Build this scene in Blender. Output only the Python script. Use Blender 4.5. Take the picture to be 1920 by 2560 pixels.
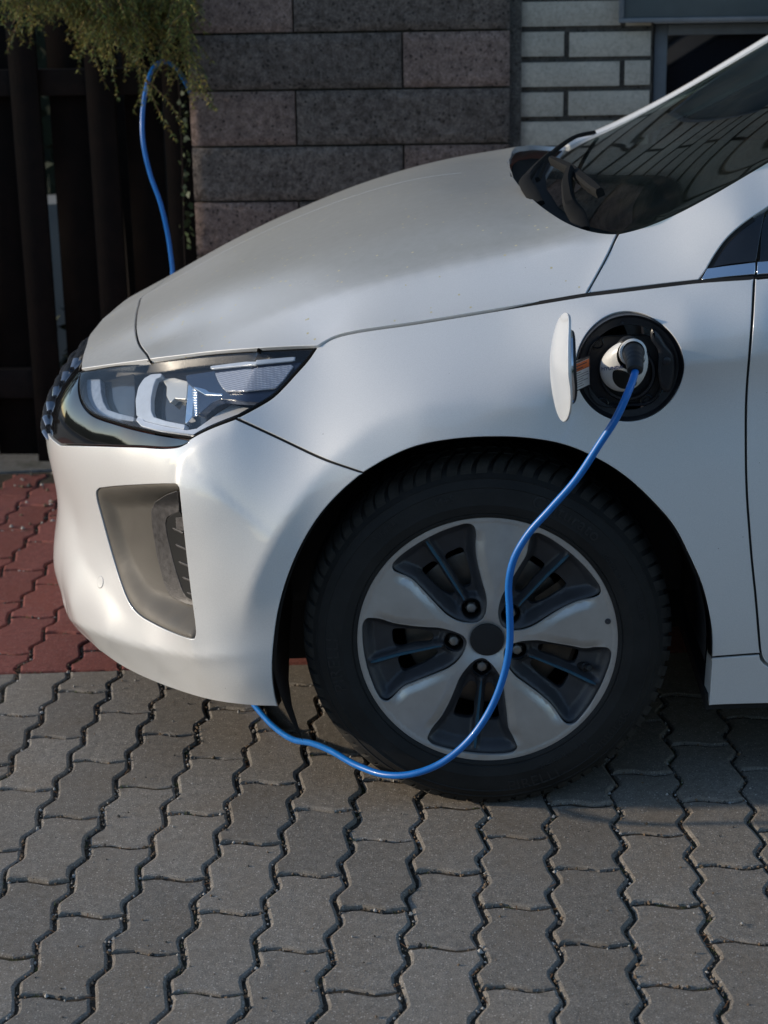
import bpy, bmesh, math, random
import numpy as np
from mathutils import Vector, Matrix
from mathutils.geometry import delaunay_2d_cdt

random.seed(7); rng = np.random.default_rng(7)
scene = bpy.context.scene
for o in list(bpy.data.objects): bpy.data.objects.remove(o)
col = scene.collection

# ------------------------------------------------------------------ camera
CAM = np.array([0.00834, -2.79456, 1.41793])
F_PX, PITCH, ROLL, YAW = 4407.69, 0.30086, -0.0648, -0.06044     # focal length in pixels of a 1920x2560 frame
fwd = np.array([math.sin(YAW)*math.cos(PITCH), math.cos(YAW)*math.cos(PITCH), -math.sin(PITCH)])
rt0 = np.array([math.cos(YAW), -math.sin(YAW), 0.]); up0 = np.cross(rt0, fwd)
rgt = math.cos(ROLL)*rt0 + math.sin(ROLL)*up0; upv = -math.sin(ROLL)*rt0 + math.cos(ROLL)*up0
cd = bpy.data.cameras.new('camera'); cam = bpy.data.objects.new('camera', cd); col.objects.link(cam)
cd.sensor_fit = 'VERTICAL'; cd.sensor_height = 36; cd.sensor_width = 27; cd.lens = F_PX/2560*36
cd.clip_start = .05; cd.clip_end = 2000
cam.matrix_world = Matrix(((rgt[0], upv[0], -fwd[0], CAM[0]), (rgt[1], upv[1], -fwd[1], CAM[1]),
                           (rgt[2], upv[2], -fwd[2], CAM[2]), (0, 0, 0, 1)))
cd.dof.use_dof = True; cd.dof.focus_distance = 2.95; cd.dof.aperture_fstop = 6.3
scene.camera = cam

# ------------------------------------------------------------------ world, sun, exposure
SUN_EL, SUN_AZ = math.radians(15), math.radians(1.0)     # sun in front of the car, a touch behind its far side
sun_dir = np.array([-math.cos(SUN_EL)*math.cos(SUN_AZ), math.cos(SUN_EL)*math.sin(SUN_AZ), math.sin(SUN_EL)])
w = bpy.data.worlds.new('World'); scene.world = w; w.use_nodes = True
nt = w.node_tree; nt.nodes.clear()
sky = nt.nodes.new('ShaderNodeTexSky'); sky.sky_type = 'NISHITA'; sky.sun_disc = False
sky.sun_elevation = SUN_EL; sky.sun_rotation = math.atan2(sun_dir[0], sun_dir[1])
sky.air_density = 1.0; sky.dust_density = .3; sky.ozone_density = 2.0
bg = nt.nodes.new('ShaderNodeBackground'); bg.inputs['Strength'].default_value = .15
wo = nt.nodes.new('ShaderNodeOutputWorld')
nt.links.new(sky.outputs[0], bg.inputs[0]); nt.links.new(bg.outputs[0], wo.inputs[0])
sl = bpy.data.lights.new('sun', 'SUN'); sl.energy = 2.5; sl.angle = math.radians(2.0); sl.color = (1.0, .86, .68)
so = bpy.data.objects.new('sun', sl); col.objects.link(so)
so.rotation_euler = Vector(sun_dir).to_track_quat('Z', 'Y').to_euler()
scene.view_settings.view_transform = 'Standard'; scene.view_settings.look = 'None'
scene.view_settings.exposure = 0.43; scene.view_settings.gamma = 1.0
scene.render.engine = 'CYCLES'

# ------------------------------------------------------------------ helpers
KD = 1920/1659.                       # traced coordinates are in a 1659 x 2212 copy of the frame
def ray(px, py):
    return fwd + rgt*((px*KD-960)/F_PX) - upv*((py*KD-1280)/F_PX)
def atY(px, py, Y):
    d = ray(px, py); return CAM + d*((Y-CAM[1])/d[1])
def atZ(px, py, Z):
    d = ray(px, py); return CAM + d*((Z-CAM[2])/d[2])
def project(P):
    d = np.asarray(P) - CAM; z = d @ fwd
    return np.stack([(960+F_PX*(d @ rgt)/z)/KD, (1280-F_PX*(d @ upv)/z)/KD], -1)

def tag(o, label=None, cat=None, group=None, kind=None):
    if label: o['label'] = label
    if cat: o['category'] = cat
    if group: o['group'] = group
    if kind: o['kind'] = kind
    return o
def empty(name, loc=(0, 0, 0), parent=None):
    o = bpy.data.objects.new(name, None); col.objects.link(o); o.location = loc; o.empty_display_size = .1
    if parent: o.parent = parent
    return o
def mesh_obj(name, verts, faces, mat, parent=None, smooth=True, normals=None, sharp=None):
    me = bpy.data.meshes.new(name)
    me.from_pydata([tuple(map(float, v)) for v in verts], [], [tuple(map(int, f)) for f in faces])
    me.update()
    if smooth:
        me.polygons.foreach_set('use_smooth', np.ones(len(me.polygons), dtype=bool))
        if sharp is not None: me.set_sharp_from_angle(angle=math.radians(sharp))
    if normals is not None:
        me.normals_split_custom_set_from_vertices([tuple(map(float, n)) for n in normals])
    if mat is not None: me.materials.append(mat)
    o = bpy.data.objects.new(name, me); col.objects.link(o)
    if parent is not None: o.parent = parent
    return o
def nrm(v):
    v = np.asarray(v, float); return v/np.maximum(np.linalg.norm(v, axis=-1, keepdims=True), 1e-12)

class MB:
    """collects simple solids into one mesh"""
    def __init__(s): s.v = []; s.f = []
    def add(s, v, f):
        n = len(s.v); s.v += [tuple(map(float, p)) for p in v]; s.f += [tuple(int(i)+n for i in q) for q in f]; return s
    def box(s, lo, hi, M=None, bev=0):
        (a, b, c), (d, e, g) = lo, hi
        if bev <= 0:
            v = [(a,b,c),(d,b,c),(d,e,c),(a,e,c),(a,b,g),(d,b,g),(d,e,g),(a,e,g)]
            f = [(0,3,2,1),(4,5,6,7),(0,1,5,4),(1,2,6,5),(2,3,7,6),(3,0,4,7)]
        else:
            bm = bmesh.new(); bmesh.ops.create_cube(bm, size=1)
            for q in bm.verts: q.co = Vector(((a+d)/2+q.co.x*(d-a), (b+e)/2+q.co.y*(e-b), (c+g)/2+q.co.z*(g-c)))
            bmesh.ops.bevel(bm, geom=bm.edges[:], offset=bev, segments=2, affect='EDGES', profile=.5)
            bm.verts.index_update()
            v = [tuple(q.co) for q in bm.verts]; f = [tuple(q.index for q in p.verts) for p in bm.faces]; bm.free()
        if M is not None: v = [tuple(M @ Vector(p)) for p in v]
        return s.add(v, f)
    def lathe(s, prof, n=48, M=None, close=False, a0=0, a1=2*math.pi):
        # profile of (radius, height) revolved about local Z
        full = abs(a1-a0-2*math.pi) < 1e-6; m = n if full else n+1
        v = []; f = []
        for i in range(m):
            a = a0+(a1-a0)*i/n
            for r, h in prof: v.append((r*math.cos(a), r*math.sin(a), h))
        k = len(prof)
        for i in range(n):
            j = (i+1) % m
            for q in range(k-1): f.append((i*k+q, j*k+q, j*k+q+1, i*k+q+1))
        if M is not None: v = [tuple(M @ Vector(p)) for p in v]
        return s.add(v, f)
    def tube(s, P, R, n=10, squash=None, upd=None, cap=True):
        # sweep an ellipse along P; R radius or list; squash scales the second axis
        P = np.asarray(P, float); m = len(P); R = np.broadcast_to(np.asarray(R, float), (m,))
        T = nrm(np.gradient(P, axis=0)); u = np.array(upd if upd is not None else (0.13, .21, .97), float)
        v = []; f = []
        for i in range(m):
            t = T[i]; a = np.cross(t, u)
            if np.linalg.norm(a) < 1e-6: a = np.cross(t, (1, 0, 0))
            a = nrm(a); b = np.cross(a, t)
            if upd is None: u = b
            q = 1 if squash is None else squash
            for k in range(n):
                c = 2*math.pi*k/n; v.append(P[i]+R[i]*(math.cos(c)*a+q*math.sin(c)*b))
        for i in range(m-1):
            for k in range(n):
                f.append((i*n+k, i*n+(k+1) % n, (i+1)*n+(k+1) % n, (i+1)*n+k))
        if cap: f.append(tuple(range(n))[::-1]); f.append(tuple(range((m-1)*n, m*n)))
        return s.add(v, f)
    def build(s, name, mat, parent=None, smooth=True, sharp=35):
        return mesh_obj(name, s.v, s.f, mat, parent, smooth, sharp=sharp)

def crom(P, n=8, closed=False):
    """centripetal-ish Catmull-Rom through P"""
    P = np.asarray(P, float); m = len(P)
    if m < 3 and not closed:
        t = np.linspace(0, 1, n+1)[:, None]; return P[0]*(1-t)+P[-1]*t
    out = []
    rng_ = range(m) if closed else range(m-1)
    for i in rng_:
        p1 = P[i]; p2 = P[(i+1) % m]
        p0 = P[i-1] if (i > 0 or closed) else 2*p1-p2
        p3 = P[(i+2) % m] if (i+2 < m or closed) else 2*p2-p1
        d0, d1, d2 = [max(np.linalg.norm(x), 1e-9)**.5 for x in (p1-p0, p2-p1, p3-p2)]
        m1 = (p2-p1) + d1*((p1-p0)/d0 - (p2-p0)/(d0+d1)); m2 = (p2-p1) + d1*((p3-p2)/d2 - (p3-p1)/(d1+d2))
        for k in range(n):
            t = k/n; h = (2*t**3-3*t*t+1, t**3-2*t*t+t, -2*t**3+3*t*t, t**3-t*t)
            out.append(h[0]*p1+h[1]*m1+h[2]*p2+h[3]*m2)
    if not closed: out.append(P[-1])
    return np.array(out)
def resample(P, step, closed=False):
    P = np.asarray(P, float)
    if closed: P = np.vstack([P, P[:1]])
    L = np.r_[0, np.cumsum(np.linalg.norm(np.diff(P, axis=0), axis=1))]
    n = max(int(round(L[-1]/step)), 2); t = np.linspace(0, L[-1], n+1)
    Q = np.stack([np.interp(t, L, P[:, k]) for k in range(P.shape[1])], 1)
    return Q[:-1] if closed else Q
class TPS:
    def __init__(s, xy, v, lam=1e-5):
        s.c = np.asarray(xy, float); v = np.asarray(v, float); n = len(v)
        K = s.phi(s.c) + np.diag(np.broadcast_to(np.asarray(lam, float), (n,))); Q = np.c_[np.ones(n), s.c]
        A = np.block([[K, Q], [Q.T, np.zeros((3, 3))]])
        s.w = np.linalg.solve(A, np.r_[v, 0, 0, 0])
    def phi(s, X):
        r2 = ((X[:, None, :]-s.c[None])**2).sum(-1); return .5*r2*np.log(r2+1e-12)
    def __call__(s, X, Y):
        X = np.asarray(X, float); sh = X.shape; q = np.stack([X.ravel(), np.asarray(Y, float).ravel()], 1)
        out = np.empty(len(q))
        for i in range(0, len(q), 20000):
            b = q[i:i+20000]; out[i:i+20000] = s.phi(b) @ s.w[:-3] + np.c_[np.ones(len(b)), b] @ s.w[-3:]
        return out.reshape(sh)
def inpoly(Q, P):
    Q = np.asarray(Q); x, y = Q[:, 0], Q[:, 1]; r = np.zeros(len(Q), bool)
    x0, y0 = P[-1]
    for x1, y1 in P:
        c = (y1 > y) != (y0 > y)
        with np.errstate(all='ignore'): xi = (x0-x1)*(y-y1)/(y0-y1)+x1
        r ^= c & (x < xi); x0, y0 = x1, y1
    return r
def distpoly(Q, P):
    Q = np.asarray(Q); d = np.full(len(Q), 1e9)
    for a, b in zip(P, np.roll(P, -1, axis=0)):
        ab = b-a; t = np.clip(((Q-a) @ ab)/max(ab @ ab, 1e-18), 0, 1)
        d = np.minimum(d, np.linalg.norm(Q-(a+t[:, None]*ab), axis=1))
    return d
def area2(P): return .5*np.sum(P[:, 0]*np.roll(P[:, 1], -1)-np.roll(P[:, 0], -1)*P[:, 1])
def inset(P, d):
    """move a dense closed polygon inwards by d"""
    if np.ndim(d) == 0 and abs(d) < 1e-9: return P
    s = 1 if area2(P) > 0 else -1
    T = nrm(np.roll(P, -1, axis=0)-np.roll(P, 1, axis=0)); N = np.stack([-T[:, 1], T[:, 0]], 1)*s
    return P + N*d
def triangulate(outer, holes, step, jit=0):
    lo, hi = outer.min(0), outer.max(0)
    gx, gy = np.meshgrid(np.arange(lo[0]+step*.37, hi[0], step), np.arange(lo[1]+step*.37, hi[1], step*.9))
    gx = gx + (np.arange(gx.shape[0]) % 2)[:, None]*step*.5
    G = np.stack([gx.ravel(), gy.ravel()], 1); G = G[inpoly(G, outer)]
    for h in holes: G = G[~inpoly(G, h)]
    for h in [outer]+list(holes): G = G[distpoly(G, h) > step*.55]
    V = [outer]+list(holes); E = []; n = 0
    for h in V:
        E += [(n+i, n+(i+1) % len(h)) for i in range(len(h))]; n += len(h)
    allv = np.vstack(V+[G])
    vv, ee, ff, ov, oe, of = delaunay_2d_cdt([Vector((float(a), float(b))) for a, b in allv], E, [], 0, 1e-7)
    UV = np.array([(a.x, a.y) for a in vv]); F = np.array([list(f) for f in ff if len(f) == 3], int)
    c = UV[F].mean(1); k = inpoly(c, outer)
    for h in holes: k &= ~inpoly(c, h)
    F = F[k]
    A = UV[F]; ar = np.cross(A[:, 1]-A[:, 0], A[:, 2]-A[:, 0]); F[ar < 0] = F[ar < 0][:, ::-1]
    return UV, F

class Surf:
    """a parametric sheet: fn(u, v, off) -> points; off measured along the outward normal"""
    def __init__(s, fn, u0, u1, v0, v1, nu=160, nv=120, flip=1):
        s.fn = fn; s.flip = flip
        U, V = np.meshgrid(np.linspace(u0, u1, nu), np.linspace(v0, v1, nv)); s.U = U.ravel(); s.V = V.ravel()
        P = s.at(s.U, s.V); N = s.normal(s.U, s.V); fr = ((CAM-P)*N).sum(1) > 0
        s.gu, s.gv, s.gp = s.U[fr], s.V[fr], project(P[fr])
    def at(s, u, v, off=0):
        u = np.asarray(u, float); v = np.asarray(v, float); P = s.fn(u, v)
        if np.any(np.asarray(off) != 0): P = P + s.normal(u, v)*np.asarray(off, float)[..., None] if np.ndim(off) else P + s.normal(u, v)*off
        return P
    def normal(s, u, v, e=2e-3):
        a = s.fn(u+e, v)-s.fn(u-e, v); b = s.fn(u, v+e)-s.fn(u, v-e)
        return nrm(np.cross(a, b))*s.flip
    def inv(s, px, off=0):
        """(u, v) on the sheet for traced points"""
        px = np.atleast_2d(np.asarray(px, float)); i = ((px[:, None]-s.gp[None])**2).sum(-1).argmin(1)
        u, v = s.gu[i].copy(), s.gv[i].copy(); e = 1e-4
        bu, bv, be = u.copy(), v.copy(), np.full(len(u), 1e18)
        for _ in range(14):
            p = project(s.at(u, v, off)); r = px-p
            er = (r**2).sum(1); k = er < be; bu[k], bv[k], be[k] = u[k], v[k], er[k]
            a = (project(s.at(u+e, v, off))-p)/e; b = (project(s.at(u, v+e, off))-p)/e
            det = a[:, 0]*b[:, 1]-a[:, 1]*b[:, 0]; det = np.where(np.abs(det) < 1, np.sign(det+1e-9), det)
            du = (r[:, 0]*b[:, 1]-r[:, 1]*b[:, 0])/det; dv = (a[:, 0]*r[:, 1]-a[:, 1]*r[:, 0])/det
            u += np.clip(du, -.03, .03); v += np.clip(dv, -.03, .03)
        return np.stack([bu, bv], 1)

def trace(surf, segs, step=.008, n=6, off=0):
    """closed outline from smooth runs; a run is ('px', pts) or ('uv', pts)"""
    out = []
    for kind, pts in segs:
        c = crom(pts, n) if len(pts) > 2 else crom(np.array(pts, float), 4*n)
        if kind == 'px': c = surf.inv(c, off)
        out.append(c)
    P = np.vstack(out); keep = np.r_[True, np.linalg.norm(np.diff(P, axis=0), axis=1) > 1e-4]; P = P[keep]
    # resample each run so that corners stay
    res = []
    for c in out: res.append(resample(c, step)[:-1])
    P = np.vstack(res)
    d = np.linalg.norm(P-np.roll(P, 1, axis=0), axis=1); return P[d > 1e-4]

def panel(name, surf, outer, mat, parent, holes=(), step=.014, gap=.0030, flange=.012, off=0., roll=.0014, offn=None):
    """trimmed sheet with rolled edges turned in behind it"""
    outer = inset(outer, gap); hs = [inset(h, -gap) for h in holes]
    UV, F = triangulate(outer, hs, step)
    N = surf.normal(UV[:, 0], UV[:, 1])
    o = off if offn is None else off+offn(UV)
    P = surf.at(UV[:, 0], UV[:, 1], o)
    if offn is not None:
        e = 1e-3
        a = surf.at(UV[:, 0]+e, UV[:, 1], off+offn(UV+[e, 0]))-surf.at(UV[:, 0]-e, UV[:, 1], off+offn(UV-[e, 0]))
        b = surf.at(UV[:, 0], UV[:, 1]+e, off+offn(UV+[0, e]))-surf.at(UV[:, 0], UV[:, 1]-e, off+offn(UV-[0, e]))
        N = nrm(np.cross(a, b))*surf.flip
    # face winding along the outward normal
    fn = np.cross(P[F[:, 1]]-P[F[:, 0]], P[F[:, 2]]-P[F[:, 0]])
    if ((fn*N[F].mean(1)).sum(1)).sum() < 0: F = F[:, ::-1]
    V = list(P); NN = list(N); faces = [tuple(f) for f in F]
    if flange > 0:
        for k, h in enumerate([outer]+hs):
            B = surf.at(h[:, 0], h[:, 1], off if offn is None else off+offn(h)); n = surf.normal(h[:, 0], h[:, 1])
            T = nrm(np.roll(B, -1, axis=0)-np.roll(B, 1, axis=0)); O = nrm(np.cross(T, n))
            # outward = away from the sheet
            c2 = inset(h, 1e-3); ins = surf.at(c2[:, 0], c2[:, 1], off)-surf.at(h[:, 0], h[:, 1], off)
            sgn = -np.sign((ins*O).sum(1).sum());
            if k > 0: sgn = -sgn
            O = O*sgn
            m = len(h); b0 = len(V)
            r0 = B; r1 = B+O*roll*.7-n*roll*.3; r2 = B+O*roll-n*roll; r3 = B+O*roll*.6-n*flange
            for R, q in ((r0, n), (r1, nrm(n+O)), (r2, O), (r3, O)): V += list(R); NN += list(q)
            for i in range(m):
                j = (i+1) % m
                for q in range(3):
                    f = (b0+q*m+i, b0+q*m+j, b0+(q+1)*m+j, b0+(q+1)*m+i)
                    a = np.cross(np.array(V[f[1]])-V[f[0]], np.array(V[f[2]])-V[f[0]])
                    faces.append(f if a @ (O[i]+n[i]*.3) > 0 else f[::-1])
    return mesh_obj(name, V, faces, mat, parent, True, NN)

# ------------------------------------------------------------------ materials
def newmat(name):
    m = bpy.data.materials.new(name); m.use_nodes = True; nt = m.node_tree
    return m, nt, nt.nodes['Principled BSDF']
def N(nt, t, **k):
    n = nt.nodes.new(t)
    for a, b in k.items():
        if a in n.inputs: n.inputs[a].default_value = b
        else: setattr(n, a, b)
    return n
def lk(nt, a, b): nt.links.new(a, b)
def ramp(nt, fac, stops):
    r = N(nt, 'ShaderNodeValToRGB'); e = r.color_ramp.elements
    while len(e) < len(stops): e.new(.5)
    for q, (p, c) in zip(e, stops): q.position = p; q.color = (*c, 1) if len(c) == 3 else c
    lk(nt, fac, r.inputs[0]); return r
def coords(nt, obj=True):
    return N(nt, 'ShaderNodeTexCoord').outputs['Object' if obj else 'Generated']
def noise(nt, vec, scale, detail=6, rough=.6):
    n = N(nt, 'ShaderNodeTexNoise'); n.inputs['Scale'].default_value = scale; n.inputs['Detail'].default_value = detail
    n.inputs['Roughness'].default_value = rough; lk(nt, vec, n.inputs['Vector']); return n
def mixc(nt, fac, a, b, mode='MIX'):
    m = N(nt, 'ShaderNodeMix', data_type='RGBA', blend_type=mode)
    for s, v in ((m.inputs[0], fac), (m.inputs[6], a), (m.inputs[7], b)):
        if hasattr(v, 'is_output') or hasattr(v, 'links'): lk(nt, v, s)
        else: s.default_value = v if not isinstance(v, tuple) or len(v) == 4 else (*v, 1)
    return m.outputs[2]
def simple(name, c, rough=.5, metal=0., coat=0., var=.0, scale=20., bump=0., bscale=200., spec=.5, trans=0., ior=1.5):
    m, nt, b = newmat(name)
    b.inputs['Base Color'].default_value = (*c, 1); b.inputs['Roughness'].default_value = rough
    b.inputs['Metallic'].default_value = metal; b.inputs['Coat Weight'].default_value = coat
    b.inputs['Coat Roughness'].default_value = .04; b.inputs['Specular IOR Level'].default_value = spec
    b.inputs['Transmission Weight'].default_value = trans; b.inputs['IOR'].default_value = ior
    if var or bump:
        v = coords(nt)
        if var:
            n = noise(nt, v, scale)
            lo = tuple(x*(1-var) for x in c); hi = tuple(min(x*(1+var), 1) for x in c)
            lk(nt, ramp(nt, n.outputs[0], [(.3, lo), (.7, hi)]).outputs[0], b.inputs['Base Color'])
            r = N(nt, 'ShaderNodeMapRange'); r.inputs['To Min'].default_value = rough*.8; r.inputs['To Max'].default_value = min(rough*1.25, 1)
            lk(nt, n.outputs[0], r.inputs[0]); lk(nt, r.outputs[0], b.inputs['Roughness'])
        if bump:
            n2 = noise(nt, v, bscale, 4); bp = N(nt, 'ShaderNodeBump'); bp.inputs['Strength'].default_value = bump
            bp.inputs['Distance'].default_value = .002; lk(nt, n2.outputs[0], bp.inputs['Height']); lk(nt, bp.outputs[0], b.inputs['Normal'])
    return m

def paint_mat(name, dust, specks=0.):
    """silver-white metallic lacquer with a film of dust"""
    m, nt, b = newmat(name); v = coords(nt)
    fl = noise(nt, v, 900, 2, .5)
    base = ramp(nt, fl.outputs[0], [(.35, (.70, .70, .695)), (.65, (.78, .78, .775))]).outputs[0]
    geo = N(nt, 'ShaderNodeNewGeometry'); sp = N(nt, 'ShaderNodeSeparateXYZ'); lk(nt, geo.outputs['Normal'], sp.inputs[0])
    upf = N(nt, 'ShaderNodeMapRange'); upf.inputs['From Min'].default_value = .79; upf.inputs['From Max'].default_value = .93
    lk(nt, sp.outputs[2], upf.inputs[0])
    dn = noise(nt, v, 45, 8, .75); dr = N(nt, 'ShaderNodeMapRange'); dr.inputs['From Min'].default_value = .3; dr.inputs['From Max'].default_value = .75
    dr.inputs['To Min'].default_value = .86; dr.inputs['To Max'].default_value = 1.
    lk(nt, dn.outputs[0], dr.inputs[0])
    mu = N(nt, 'ShaderNodeMath', operation='MULTIPLY'); lk(nt, upf.outputs[0], mu.inputs[0]); lk(nt, dr.outputs[0], mu.inputs[1])
    mu2 = N(nt, 'ShaderNodeMath', operation='MULTIPLY'); mu2.inputs[1].default_value = dust; lk(nt, mu.outputs[0], mu2.inputs[0])
    # thin overall film, a little stronger low down
    film = N(nt, 'ShaderNodeMath', operation='ADD'); film.use_clamp = True; lk(nt, mu2.outputs[0], film.inputs[0]); film.inputs[1].default_value = .03
    colr = mixc(nt, film.outputs[0], base, (.29, .283, .25, 1))
    # road dirt flecks low on the flanks
    vo = N(nt, 'ShaderNodeTexVoronoi'); vo.inputs['Scale'].default_value = 75; lk(nt, v, vo.inputs['Vector'])
    cl = noise(nt, v, 6, 3); th = N(nt, 'ShaderNodeMath', operation='MULTIPLY'); lk(nt, cl.outputs[0], th.inputs[0]); th.inputs[1].default_value = .12
    lt = N(nt, 'ShaderNodeMath', operation='LESS_THAN'); lk(nt, vo.outputs['Distance'], lt.inputs[0]); lk(nt, th.outputs[0], lt.inputs[1])
    rn = N(nt, 'ShaderNodeSeparateColor'); lk(nt, vo.outputs['Color'], rn.inputs[0])
    gt = N(nt, 'ShaderNodeMath', operation='GREATER_THAN'); gt.inputs[1].default_value = .93; lk(nt, rn.outputs[0], gt.inputs[0])
    fk = N(nt, 'ShaderNodeMath', operation='MULTIPLY'); lk(nt, lt.outputs[0], fk.inputs[0]); lk(nt, gt.outputs[0], fk.inputs[1])
    fk2 = N(nt, 'ShaderNodeMath', operation='MULTIPLY'); lk(nt, fk.outputs[0], fk2.inputs[0]); fk2.inputs[1].default_value = .55
    colr = mixc(nt, fk2.outputs[0], colr, (.10, .08, .06, 1))
    if specks:
        vp = N(nt, 'ShaderNodeTexVoronoi'); vp.inputs['Scale'].default_value = 110; lk(nt, v, vp.inputs['Vector'])
        sc = N(nt, 'ShaderNodeSeparateColor'); lk(nt, vp.outputs['Color'], sc.inputs[0])
        l2 = N(nt, 'ShaderNodeMath', operation='LESS_THAN'); l2.inputs[1].default_value = .26; lk(nt, vp.outputs['Distance'], l2.inputs[0])
        g2 = N(nt, 'ShaderNodeMath', operation='GREATER_THAN'); g2.inputs[1].default_value = 1-specks; lk(nt, sc.outputs[1], g2.inputs[0])
        s2 = N(nt, 'ShaderNodeMath', operation='MULTIPLY'); lk(nt, l2.outputs[0], s2.inputs[0]); lk(nt, g2.outputs[0], s2.inputs[1])
        colr = mixc(nt, s2.outputs[0], colr, (.62, .55, .32, 1))
    lk(nt, colr, b.inputs['Base Color'])
    mr = N(nt, 'ShaderNodeMapRange'); mr.inputs['To Min'].default_value = .14; mr.inputs['To Max'].default_value = .0
    lk(nt, film.outputs[0], mr.inputs[0]); lk(nt, mr.outputs[0], b.inputs['Metallic'])
    b.inputs['Roughness'].default_value = .42
    cw = N(nt, 'ShaderNodeMapRange'); cw.inputs['To Min'].default_value = 1.; cw.inputs['To Max'].default_value = .12
    lk(nt, film.outputs[0], cw.inputs[0]); lk(nt, cw.outputs[0], b.inputs['Coat Weight'])
    cr = N(nt, 'ShaderNodeMapRange'); cr.inputs['To Min'].default_value = .05; cr.inputs['To Max'].default_value = .4
    lk(nt, film.outputs[0], cr.inputs[0]); lk(nt, cr.outputs[0], b.inputs['Coat Roughness'])
    return m
M = {}
M['paint'] = paint_mat('silver_paint', .35)
M['hood'] = paint_mat('dusty_silver_paint', .9, .05)
M['black_gloss'] = simple('gloss_black_plastic', (.008, .008, .009), .08, coat=.6, var=.2, scale=60)
M['black'] = simple('black_plastic', (.010, .010, .011), .55, var=.25, scale=40, bump=.15, bscale=600)
M['void'] = simple('dark_underbody_and_shade', (.006, .006, .006), .9, var=.3, scale=8)  # also stands in for shade in the panel gaps and duct inlet
M['port'] = simple('port_plastic', (.012, .013, .017), .36, var=.2, scale=50, bump=.1, bscale=900)
M['white_plastic'] = simple('white_plastic', (.72, .72, .70), .32, var=.04, scale=30)
M['taupe'] = simple('satin_bronze_trim', (.105, .094, .08), .6, metal=.1, var=.08, scale=30, bump=.05, bscale=1500)
M['frame_grey'] = simple('worn_grey_plastic', (.075, .07, .07), .45, metal=.2, var=.4, scale=90, bump=.35, bscale=500)
M['chrome'] = simple('chrome', (.82, .83, .85), .06, metal=1.)
M['satin_chrome'] = simple('satin_chrome', (.72, .75, .8), .16, metal=1.)
M['rubber'] = simple('tyre_rubber', (.017, .0165, .016), .72, var=.4, scale=14, bump=.25, bscale=350, spec=.3)
M['tread'] = simple('dusty_tread_rubber', (.03, .028, .025), .85, var=.5, scale=25, bump=.4, bscale=500, spec=.25)
M['seal'] = simple('rubber_seal', (.01, .01, .01), .6)
M['cable'] = simple('blue_cable_sheath', (.004, .15, .52), .36, var=.08, scale=40, coat=.15)
M['disc'] = simple('worn_brake_disc', (.16, .14, .12), .38, metal=.8, var=.25, scale=20)
M['rust'] = simple('rusty_hub', (.07, .045, .028), .8, var=.5, scale=60)
M['bolt'] = simple('grey_wheel_bolt', (.30, .30, .29), .35, metal=.85, var=.15, scale=80)
M['pocket'] = simple('charcoal_wheel_insert', (.040, .041, .046), .42, var=.2, scale=40, bump=.06, bscale=900)
M['blue_line'] = simple('blue_wheel_accent', (.03, .10, .155), .35, metal=.3, var=.15, scale=60)
M['orange'] = simple('orange_label', (.62, .14, .03), .5)
M['label'] = simple('white_label', (.62, .62, .62), .4)
M['ink'] = simple('printed_ink', (.03, .03, .04), .6)
M['blue_ink'] = simple('blue_printed_ink', (.02, .04, .16), .5)
def alloy():
    m, nt, b = newmat('machined_alloy'); v = coords(nt)
    n = noise(nt, v, 18, 7, .65)
    lk(nt, ramp(nt, n.outputs[0], [(.3, (.46, .45, .43)), (.7, (.56, .55, .53))]).outputs[0], b.inputs['Base Color'])
    b.inputs['Metallic'].default_value = .6; b.inputs['Roughness'].default_value = .36
    r = N(nt, 'ShaderNodeMapRange'); r.inputs['To Min'].default_value = .3; r.inputs['To Max'].default_value = .5
    lk(nt, n.outputs[0], r.inputs[0]); lk(nt, r.outputs[0], b.inputs['Roughness'])
    b.inputs['Coat Weight'].default_value = .25; b.inputs['Coat Roughness'].default_value = .15
    return m
M['alloy'] = alloy()
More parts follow.
